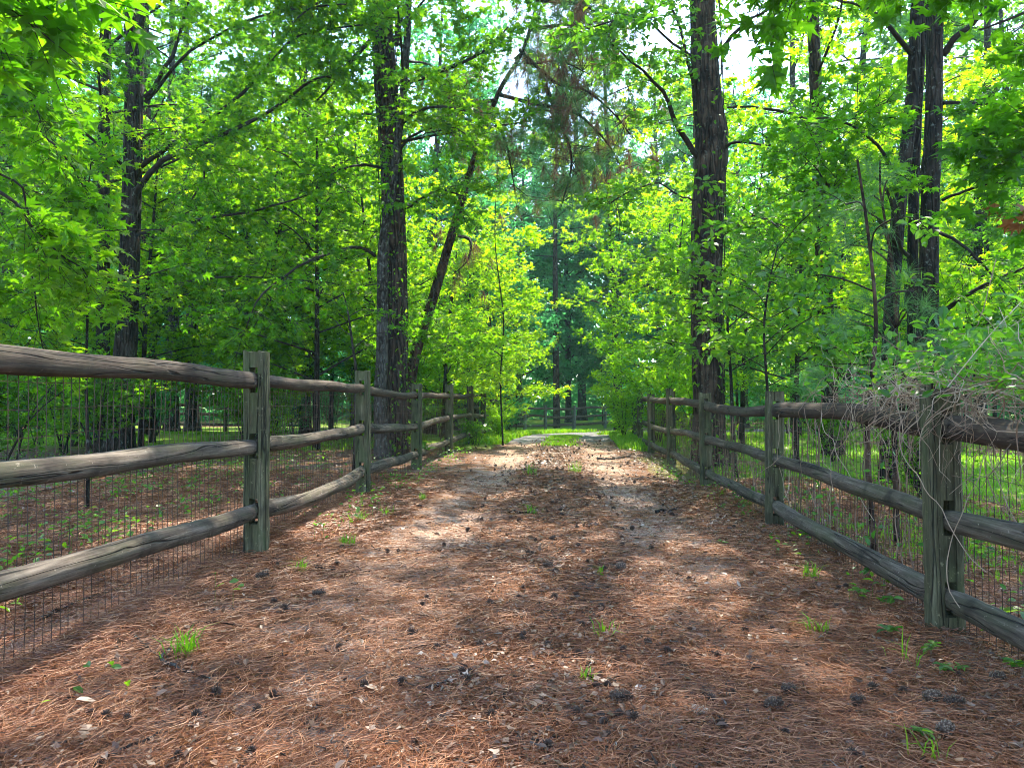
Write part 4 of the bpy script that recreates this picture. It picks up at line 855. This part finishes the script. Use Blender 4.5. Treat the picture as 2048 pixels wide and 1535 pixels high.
for t_, ww in ((0, .8), (.35, 1), (.7, 1), (1, .5)):
    off = (t_ - .5) * L; bb = bow * 4 * t_ * (1 - t_)
    cxy = np.stack([x, y], -1) + d * off[:, None] + sdv * bb[:, None]; zz = z0 + lift * (4 * t_ * (1 - t_) if t_ < 1 else 1.0)
    for sg in (-1, 1): V.append(np.concatenate([cxy + sdv * (sg * wd * ww)[:, None], (zz + sg * wd * .6)[:, None]], -1))
V = np.stack(V, 1).reshape(-1, 3); o = np.arange(n)[:, None, None] * 8
mb = MB(); mb.add(V, (np.array([[0, 2, 3, 1], [2, 4, 5, 3], [4, 6, 7, 5]])[None] + o).reshape(-1, 4), None, np.repeat(np.clip(rg.beta(1.6, 2.0, n) + .10 * np.sin(x * 1.7) * np.sin(y * 1.3), 0, 1), 8))
tag(mb.build('pine_straw', M['straw']), 'rust-red fallen pine needles carpeting the drive and verges', 'pine straw', kind='stuff')
# dry leaves and bark flakes, thicker along the crown of the drive and by the right fence
n = 48000; u = rg.uniform(0, 1, n); y = 1.1 * (19 / 1.1) ** u; c = cx(y)
x = np.where(rg.uniform(0, 1, n) < .35, c + rg.normal(0, .35, n), np.where(rg.uniform(0, 1, n) < .4, c + rg.normal(1.55, .4, n), rg.uniform(-1.1, 1, n) * np.minimum(.85 * y + .3, 8)))
P = np.stack([x, y, gh(x, y) + .020 + rg.uniform(0, .014, n)], -1); mb = MB()
sz = .008 + .032 * rg.uniform(0, 1, n) ** 2.2; sz *= np.maximum(1, np.sqrt(y / 3))
patch = .5 + .5 * np.sin(x * 2.1 + 1.7 * np.sin(y * 1.4)) * np.sin(y * 1.9 + .8 * np.sin(x * 3)); tint = np.clip(rg.beta(1.2, 1.5, n) * .72 + .45 * (patch - .35), 0, 1)
sz *= np.where(rg.uniform(0, 1, n) < patch * .8 + .15, 1, .35)
h_ = n // 2; leaves(mb, P[:h_], rg.normal(0, 1, (h_, 3)) * [1, 1, .1], sz[:h_], OVAL, .38, rg, tint[:h_]); leaves(mb, P[h_:], rg.normal(0, 1, (n - h_, 3)) * [1, 1, .1], sz[h_:], RAG, .38, rg, tint[h_:])
tag(mb.build('leaf_litter', M['litter']), 'grey and brown dry leaf litter scattered over the drive', 'leaf litter', kind='stuff')
# broken twigs and bark bits
tw = MB(); n = 5200; y = 1.2 * (17 / 1.2) ** rg.uniform(0, 1, n); x = cx(y) + np.where(rg.uniform(0, 1, n) < .5, rg.normal(0, .5, n), rg.uniform(-1.8, 1.9, n)); a = rg.uniform(0, 6.28, n)
l = (.008 + .05 * rg.uniform(0, 1, n) ** 3) * np.maximum(1, np.sqrt(y / 3)); A_ = np.stack([x, y, gh(x, y) + .024 + rg.uniform(0, .008, n)], -1); B_ = A_ + np.stack([np.cos(a) * l, np.sin(a) * l, rg.normal(0, .12, n) * l], -1)
prisms(tw, A_, B_, rg.uniform(.0012, .0048, n) * np.maximum(1, np.sqrt(y / 4)), .001, np.repeat(rg.uniform(0, 1, n), 6))
tag(tw.build('twig_debris', M['debris']), 'dark broken twigs and bark bits strewn over the drive', 'twigs', kind='stuff')
# grass: lawn beyond, verge and centre strip
n = 90000; mb = MB()
xs, ys_ = [], []
def region(fn, m_): xs.append(fn(m_)[0]); ys_.append(fn(m_)[1])
y = rg.uniform(15.8, 22.5, 5500); x = cx(y) + rg.normal(0, .17, 5500); xs.append(x); ys_.append(y)
y = rg.uniform(16.6, 31, 14000); x = cx(y) - rg.uniform(1.25, 2.7, 14000) * np.sqrt(1 + np.interp(y, [20, 24, 28, 31], [.1, .25, .6, 1.4]) ** 2); xs.append(x); ys_.append(y)
y = rg.uniform(15.5, 24, 8000); x = cx(y) + rg.uniform(1.3, 2.2, 8000); xs.append(x); ys_.append(y)
y = 5.0 + 21 * rg.uniform(0, 1, 80000) ** 1.2; x = rg.uniform(2.9, 20, 80000); ok = np.sin(x * .9 + 1.3 * np.sin(y * .5)) * np.sin(y * .55 + .4) > -.25; xs.append(x[ok]); ys_.append(y[ok])
y = rg.uniform(14.5, 24, 26000); x = rg.uniform(-16, -2.2, 26000); ok = np.sin(x * .6 + y * .3) * np.sin(y * .5 + 1.1) > .0; xs.append(x[ok]); ys_.append(y[ok])
y = rg.uniform(2.0, 8, 3000); x = rg.uniform(2.6, 5.5, 3000); ok = np.sin(x * 3 + y) > .3; xs.append(x[ok]); ys_.append(y[ok])
x = np.concatenate(xs); y = np.concatenate(ys_); n = len(x)
def blades(mb, x, y, hgt, wd, rg, tint=None, spread=.5, base=None):
    n = len(x); a = rg.uniform(0, 2 * pi, n); b = np.stack([x, y, gh(x, y) - .005 if base is None else base], -1)
    dv = np.stack([np.cos(a), np.sin(a), a * 0], -1); sv = np.stack([-np.sin(a), np.cos(a), a * 0], -1) * wd[:, None]
    s_ = rg.uniform(.1, 1, (n, 1)) * spread; m_ = b + dv * hgt[:, None] * s_ * .4 + [0, 0, 1] * hgt[:, None] * .6; e = b + dv * hgt[:, None] * s_ * 1.1 + [0, 0, 1] * hgt[:, None] * (1 - s_ * .35)
    v = np.stack([b - sv, b + sv, m_ + sv * .8, m_ - sv * .8, e], 1).reshape(-1, 3); o = np.arange(n)[:, None] * 5
    mb.add(v, np.array([[0, 1, 2, 3]]) + o, np.array([[3, 2, 4]]) + o, np.repeat(rg.uniform(0, 1, n) if tint is None else tint, 5))
hh = rg.uniform(.035, .10, n) * np.where((np.abs(x - cx(y)) < 3) & (y > 15), 1.9, 1) * np.where((np.abs(x - cx(y)) < .7), .5, 1)
blades(mb, x, y, hh, .003 + .0004 * y, rg)
tag(mb.build('grass', M['grass']), 'bright green grass on the lawn, verge and centre of the bend', 'grass', kind='stuff')

cv = MB(); px_, py_ = [], []
for cxx, cyy, sdx, sdy, k in ((-4.6, 7.2, .9, 1.0, 90), (-3.2, 5.0, .5, .8, 60), (-8, 12.5, 3, 1.8, 260), (-3.4, 10, .7, 2, 110), (-2.6, 3.6, .3, .8, 30), (3.4, 5.2, .5, .9, 70), (4.2, 8.5, .8, 1.5, 130), (3.0, 2.6, .25, .5, 36), (9, 12, 4, 3, 300), (-5.6, 10.2, 1.4, 1.2, 150), (-1.3, 7.5, .14, 2.0, 46), (1.85, 5, .16, 1.6, 34), (2.2, 9, .2, 2.4, 50), (-.9, 12, .2, 2, 46)):
    px_.append(rg.normal(cxx, sdx, k)); py_.append(rg.normal(cyy, sdy, k))
qx = np.concatenate(px_); qy = np.concatenate(py_); c_ = cx(qy); ok = ((qx < c_ - 1.5) | (qx > c_ + 1.6)) & (qy > 1); qx, qy = qx[ok], qy[ok]
for _ in range(6):
    hgt = rg.uniform(.03, .16, len(qx)); P = np.stack([qx + rg.normal(0, .06, len(qx)), qy + rg.normal(0, .06, len(qx)), gh(qx, qy) + hgt], -1); a_ = rg.uniform(0, 6.28, len(qx)); leaves(cv, P, np.stack([np.cos(a_), np.sin(a_), a_ * 0 - .1], -1), rg.uniform(.025, .06, len(qx)), OVAL, .45, rg)
    if _ < 2: prisms(cv, P - np.stack([a_ * 0, a_ * 0, hgt + .02], -1), P, .0015, .001, .2)
tag(cv.build('ground_cover', M['leaf_oval']), 'scattered low green weeds on the woodland floor behind both fences', 'weeds', kind='stuff')
# single grass tufts
def tuft(px, py, h, n, label, seed, wd=.003, spread=1.2):
    rg = np.random.default_rng(seed); Z = EYE * F / (py - 803)
    for _ in range(4): Z = (EYE - float(gh((px - 1024) / F * Z, Z))) * F / (py - 803)
    x0 = (px - 1024) / F * Z; mb = MB(); z = float(gh(x0, Z)); lx = rg.normal(0, h * .22, n); ly = rg.normal(0, h * .22, n)
    blades(mb, lx, ly, h * rg.uniform(.5, 1.1, n), np.full(n, wd), rg, rg.uniform(.1, .8, n), spread, np.full(n, .0))
    o = mb.build('grass_tuft', M['grass']); o.location = (x0, Z, z); tag(o, label, 'grass tuft', 'grass tufts on the drive')
for i, (px, py, h, n, lab) in enumerate([(375, 1305, .13, 46, 'bright grass tuft beside broken twigs, nearest the left fence foreground'), (1172, 1362, .07, 16, 'tiny bright grass sprig in the middle foreground of the drive'), (697, 1090, .11, 40, 'grass tuft on the drive right of the first left post'),
        (605, 1140, .10, 26, 'yellowish grass sprig on the drive in front of the first left post'), (1208, 1270, .09, 14, 'sparse grass wisp in the middle right foreground'), (1200, 1150, .09, 10, 'thin wisp of grass midway along the right wheel track'), (845, 1000, .10, 26, 'small grass tuft near the third left post'), (720, 1040, .12, 26, 'grass tuft between the first and second left posts'),
        (775, 1030, .10, 24, 'low grass tuft in front of the second left post'), (1065, 1030, .14, 30, 'grass tuft beside the dark stick on the drive crown'), (1620, 1155, .12, 34, 'grass tuft at the foot of the right fence'), (1630, 1265, .11, 26, 'pale grass tuft left of the nearest right post'),
        (1815, 1330, .14, 10, 'upright grass stems in front of the nearest right post'), (1862, 1515, .12, 12, 'grass sprig at the lower right corner'), (1150, 945, .22, 30, 'yellow-green weed clump on the far drive crown'), (1063, 950, .2, 34, 'grassy weed patch on the far drive, left of the crown')]):
    tuft(px, py, h, n, lab, 700 + i)
# seedlings with a few broad leaves
def seedling(px, py, s, label, seed):
    rg = np.random.default_rng(seed); Z = EYE * F / (py - 803)
    for _ in range(4): Z = (EYE - float(gh((px - 1024) / F * Z, Z))) * F / (py - 803)
    x0 = (px - 1024) / F * Z; root = empty('seedling', (x0, Z, float(gh(x0, Z))), label=label, cat='seedling', group='leafy seedlings by the right fence')
    sb, lb = MB(), MB(); n = 6
    for k in range(2):
        top = np.array([rg.normal(0, s * .35), rg.normal(0, s * .3), s * rg.uniform(.7, 1.2)]); tube(sb, smooth_path([(0, 0, 0), top * [.3, .3, .6], top], 5), .0018, 4)
        a = np.arange(5) * 1.256 + rg.uniform(0, 1); leaves(lb, np.repeat(top[None], 5, 0), np.stack([np.cos(a), np.sin(a), a * 0 - .1], -1), s * .75, OVAL, .2, rg)
    sb.build('stem', M['vine'], root); lb.build('foliage', M['leaf_oval'], root)
for i, (px, py, s, lab) in enumerate([(1700, 1200, .07, 'five-leaved seedling between the first two right posts, left one'), (1785, 1215, .075, 'five-leaved seedling just left of the nearest right post'), (1770, 1275, .07, 'pale green seedling low in front of the nearest right post'), (1855, 1315, .06, 'small blue-green seedling below the nearest right post'),
        (1868, 1355, .05, 'bright green seedling farther in front of the nearest right post'), (2010, 1300, .14, 'broad-leaved plant under the low rail at the right edge'), (1600, 1090, .09, 'pair of leaves beside the second right post'), (1905, 1345, .04, 'single small leaf seedling near the right edge'), (1850, 1490, .05, 'tiny seedling near the lower right corner'),
        (835, 930, .3, 'leafy plant at the foot of the third left post'), (970, 880, .35, 'bright broad-leaved weed at the fifth left post'), (1440, 690 + 400, .05, 'small sprout in the right wheel track'), (2040, 1360, .07, 'dark green seedling at the right edge')]):
    seedling(px, py, s, lab, 800 + i)

# cones
def cone_mesh(L, rad, name):
    mb = MB(); rg = np.random.default_rng(5); n = 16; s = np.linspace(0, 1, n); tube(mb, np.stack([s * L - L / 2, s * 0, s * 0], -1), rad * .6 * np.sin(pi * (s * .86 + .1)), 8, 0, .1)
    k = 105; i = np.arange(k); t = (i + .5) / k; a = i * 2.39996; r = rad * np.sin(pi * (t * .82 + .12)) ** .7
    a = a + rg.normal(0, .12, k); r = r * rg.uniform(.85, 1.12, k)
    c = np.stack([t * L - L / 2 + rg.normal(0, .002, k), np.cos(a) * r * .72, np.sin(a) * r * .72], -1); out = np.stack([np.full(k, .35), np.cos(a), np.sin(a)], -1)
    z = nrm(np.stack([np.full(k, .9), -np.cos(a) * .3, -np.sin(a) * .3], -1)); x = nrm(out + rg.normal(0, .15, (k, 3))); y = nrm(np.cross(z, x)); s0 = rad * .48 * rg.uniform(.7, 1.25, (k, 1))
    v = np.stack([c - y * s0 * .3, c + x * s0 * .7 - y * s0 * .42, c + x * s0 * 1.05 + z * .1 * s0, c + x * s0 * .7 + y * s0 * .42, c + y * s0 * .3, c + x * s0 * .5 + z * s0 * .35], 1)
    o = i[:, None, None] * 6; tr = np.array([[0, 1, 5], [1, 2, 5], [2, 3, 5], [3, 4, 5], [4, 0, 5], [0, 4, 2]])
    mb.add(v.reshape(-1, 3), None, (tr[None] + o).reshape(-1, 3), np.tile(np.array([.15, .6, 1, .6, .15, .35]), k)); return mb
m, t, b = new_mat('cone_scale'); a = node(t, 'ShaderNodeAttribute', attribute_name='tint').outputs['Fac']
t.links.new(ramp(t, a, [(0, (.02, .011, .007)), (.5, (.11, .062, .038)), (1, (.40, .30, .22))]), b.inputs['Base Color']); b.inputs['Roughness'].default_value = .7; M['cone'] = m
big = cone_mesh(.078, .024, 'pine_cone').mesh('pine_cone', M['cone'])
mbb = MB(); k = 60; i = np.arange(k); zz = 1 - 2 * (i + .5) / k; a = i * 2.39996; dr = np.stack([np.sqrt(1 - zz * zz) * np.cos(a), np.sqrt(1 - zz * zz) * np.sin(a), zz], -1)
prisms(mbb, dr * .006, dr * .019, .004, .0004, .2)
ball = mbb.mesh('seed_ball', M['cone'])
def ground_at(px, py):
    Z = EYE * F / (py - 803)
    for _ in range(4): Z = (EYE - float(gh((px - 1024) / F * Z, Z))) * F / (py - 803)
    return (px - 1024) / F * Z, Z
for i, (px, py, rz, lab) in enumerate([(1236, 1405, .1, 'large open grey-brown pine cone in the middle foreground'), (1572, 1390, -.1, 'reddish-brown pine cone in the right foreground, flat on needles'), (1708, 1410, -.2, 'dark crumbled pine cone right of the reddish one'), (1855, 1405, .3, 'silvery pine cone below the nearest right post, left one'), (1898, 1415, -.3, 'silvery pine cone below the nearest right post, right one'),
        (1880, 1470, .6, 'pale round pine cone near the lower right corner'), (640, 1196, .3, 'round dark pine cone in the left foreground by the tuft'), (527, 1160, .5, 'small grey cone in front of the first left post'), (1095, 1138, -.2, 'grey pine cone in the middle of the drive'), (1240, 1142, .9, 'rounded brown cone right of the drive centre'), (1540, 1420, .2, 'small black cone between the reddish and crumbled cones'), (1985, 1365, .1, 'mossy cone near the right edge')]):
    x0, Z = ground_at(px, py); o = bpy.data.objects.new('pine_cone', big); COL.objects.link(o); o.location = (x0, Z, float(gh(x0, Z)) + .036); o.rotation_euler = (rg.uniform(0, 6), rg.normal(0, .1), rz); s = rg.uniform(.62, .95); o.scale = (s, s * rg.uniform(.85, 1.1), s)
    tag(o, lab, 'pine cone', 'pine cones lying on the drive')
for i in range(220):
    y = 1.6 * (17 / 1.6) ** rg.uniform(0.05, 1) ; c = float(cx(y)); x = c + (rg.normal(.1, .45) if rg.uniform() < .5 else rg.uniform(-1.6, 1.8))
    o = bpy.data.objects.new('sweetgum_ball', ball); COL.objects.link(o); s = rg.uniform(.65, 1.2) * (1.2 if y > 5 else 1); o.location = (x, y, float(gh(x, y)) + .024); o.rotation_euler = tuple(rg.uniform(0, 6, 3)); o.scale = (s, s, s)
    zone = ('left wheel track' if x - c < -.45 else 'crown' if x - c < .45 else 'right wheel track' if x - c < 1.15 else 'right edge'); dist = 'near' if y < 3.2 else 'middle' if y < 7 else 'far'
    tag(o, f'small dark spiky seed ball on the {zone} of the {dist} drive', 'seed ball', f'dark seed balls on the {zone} of the {dist} drive')
# fallen sticks
def stick(pts, r, label, seed, mat='bark_grey', side=None):
    rg = np.random.default_rng(seed); P = []
    for px, py in pts:
        x0, Z = ground_at(px, py); P.append((x0, Z, float(gh(x0, Z)) + .018 + r * .6))
    P = np.array(P); b0 = P[0].copy(); mb = MB(); q = smooth_path(P - b0, 16); q += rg.normal(0, r * .35, q.shape); tube(mb, q, np.linspace(r, r * .45, 16), 7, .12, .5, True, rg)
    if side:
        for k in range(side): i = rg.integers(4, 14); e = q[i] + rg.normal(0, 1, 3) * [.08, .08, .01] + [0, 0, .015]; tube(mb, smooth_path([q[i], (q[i] + e) / 2 + rg.normal(0, .006, 3), e], 5), np.linspace(r * .5, r * .25, 5), 5)
    o = mb.build('stick', M[mat], smooth=True); o.location = tuple(b0); tag(o, label, 'stick', 'fallen sticks on the drive')
stick([(345, 1305), (330, 1325), (375, 1345), (425, 1365)], .008, 'forked lichen-spotted stick below the bright grass tuft', 901, side=2)
stick([(275, 1275), (300, 1300), (325, 1318)], .005, 'thin broken twig pointing to the bright grass tuft', 902)
stick([(370, 1265), (410, 1250), (470, 1255), (500, 1263)], .005, 'curved dark twig above the bright grass tuft', 903, 'bark')
stick([(200, 1535), (260, 1500), (310, 1480), (330, 1465)], .006, 'pale grey stick in the lower left corner', 904)
stick([(635, 1140), (690, 1147), (745, 1147)], .007, 'mossy green-black stick in front of the first left post', 905, 'bark', 2)
stick([(1015, 1026), (1045, 1028), (1070, 1030)], .014, 'short thick dark stick on the drive crown', 906, 'bark')
stick([(1060, 985), (1110, 982), (1165, 984)], .007, 'long thin stick lying across the drive crown', 907)
stick([(1310, 1028), (1330, 1024), (1352, 1022)], .016, 'dark bark chunk on the right wheel track', 908, 'bark')
stick([(1195, 918), (1225, 920), (1262, 912)], .02, 'forked branch lying across the far drive', 909, 'bark_grey', 3)
stick([(800, 1305), (850, 1295), (905, 1285)], .003, 'thin brown twig in the middle of the left foreground', 910)
stick([(1490, 1395), (1520, 1410), (1560, 1418), (1590, 1412)], .004, 'crooked dark twig beside the reddish pine cone', 911, 'bark')
stick([(845, 1385), (880, 1375), (905, 1362)], .008, 'lichen-crusted twig in the middle foreground', 912)
stick([(90, 1245), (150, 1215), (215, 1190)], .010, 'green-grey stick lying behind the nearest left rail', 913)
stick([(1170, 1340), (1200, 1325), (1235, 1335)], .007, 'dark rotten bark piece near the small grass sprig', 914, 'bark')
# standout dry leaves
for i, (px, py, s, lab, ti) in enumerate([(1400, 1413, .075, 'large pale tan dry leaf right of the open grey cone', .92), (1025, 1255, .06, 'pale star-shaped dry leaf in the middle foreground', .8), (755, 1385, .055, 'curled grey-brown leaf in the left middle foreground', .7), (862, 1418, .055, 'pale grey curled leaf left of the middle foreground', .85),
        (200, 1407, .05, 'light grey dry leaf in the lower left foreground', .95), (1290, 1375, .06, 'whitish dry leaf above the open grey cone', .9), (410, 1440, .04, 'cream rectangular leaf scrap in the lower left', 1.0), (1455, 1310, .04, 'brown star leaf in the right wheel track foreground', .6)]):
    x0, Z = ground_at(px, py); mb = MB(); r_ = np.random.default_rng(950 + i); leaves(mb, np.array([[0, 0, .022]]), np.array([[r_.normal(), r_.normal(), 0]]), s * 1.3, STAR if i in (0, 1, 7) else OVAL, .2, r_, ti)
    o = mb.build('dry_leaf', M['litter']); o.location = (x0, Z, float(gh(x0, Z))); tag(o, lab, 'dry leaf', 'large dry leaves on the drive')

# ------------------------------------------------------------------ far woodland beyond the separate trees
rg = np.random.default_rng(81); mb = MB(); n = 95000
a = rg.uniform(-1.05, 1.05, n); r = rg.uniform(52, 78, n); hz = rg.beta(1.0, 1.6, n) * (19 + 3.5 * np.sin(a * 9) + 2.5 * np.sin(a * 23 + 1))
P = np.stack([np.sin(a) * r, np.cos(a) * r, hz - .4], -1)
leaves(mb, P, rg.normal(0, 1, (n, 3)), rg.uniform(.4, .95, n), RAG, 1.0, rg)
tag(mb.build('far_woodland', M['leaf_teal']), 'distant blue-green wood closing the view behind all the trees', 'woodland', kind='stuff')

# ------------------------------------------------------------------ humid woodland air
HZ = 0.0008
mb = MB(); ubox(mb, -506, 506, -306, 506, -3.0, 32.0)
m = bpy.data.materials.new('haze'); m.use_nodes = True; t = m.node_tree; t.nodes.remove(t.nodes['Principled BSDF'])
v = node(t, 'ShaderNodeVolumePrincipled'); v.inputs['Color'].default_value = (.55, .95, .90, 1); v.inputs['Density'].default_value = HZ; v.inputs['Anisotropy'].default_value = .2
t.links.new(v.outputs[0], t.nodes['Material Output'].inputs['Volume'])
tag(mb.build('haze', m), 'pale blue-green humid air hanging between the trees', 'haze', kind='stuff')
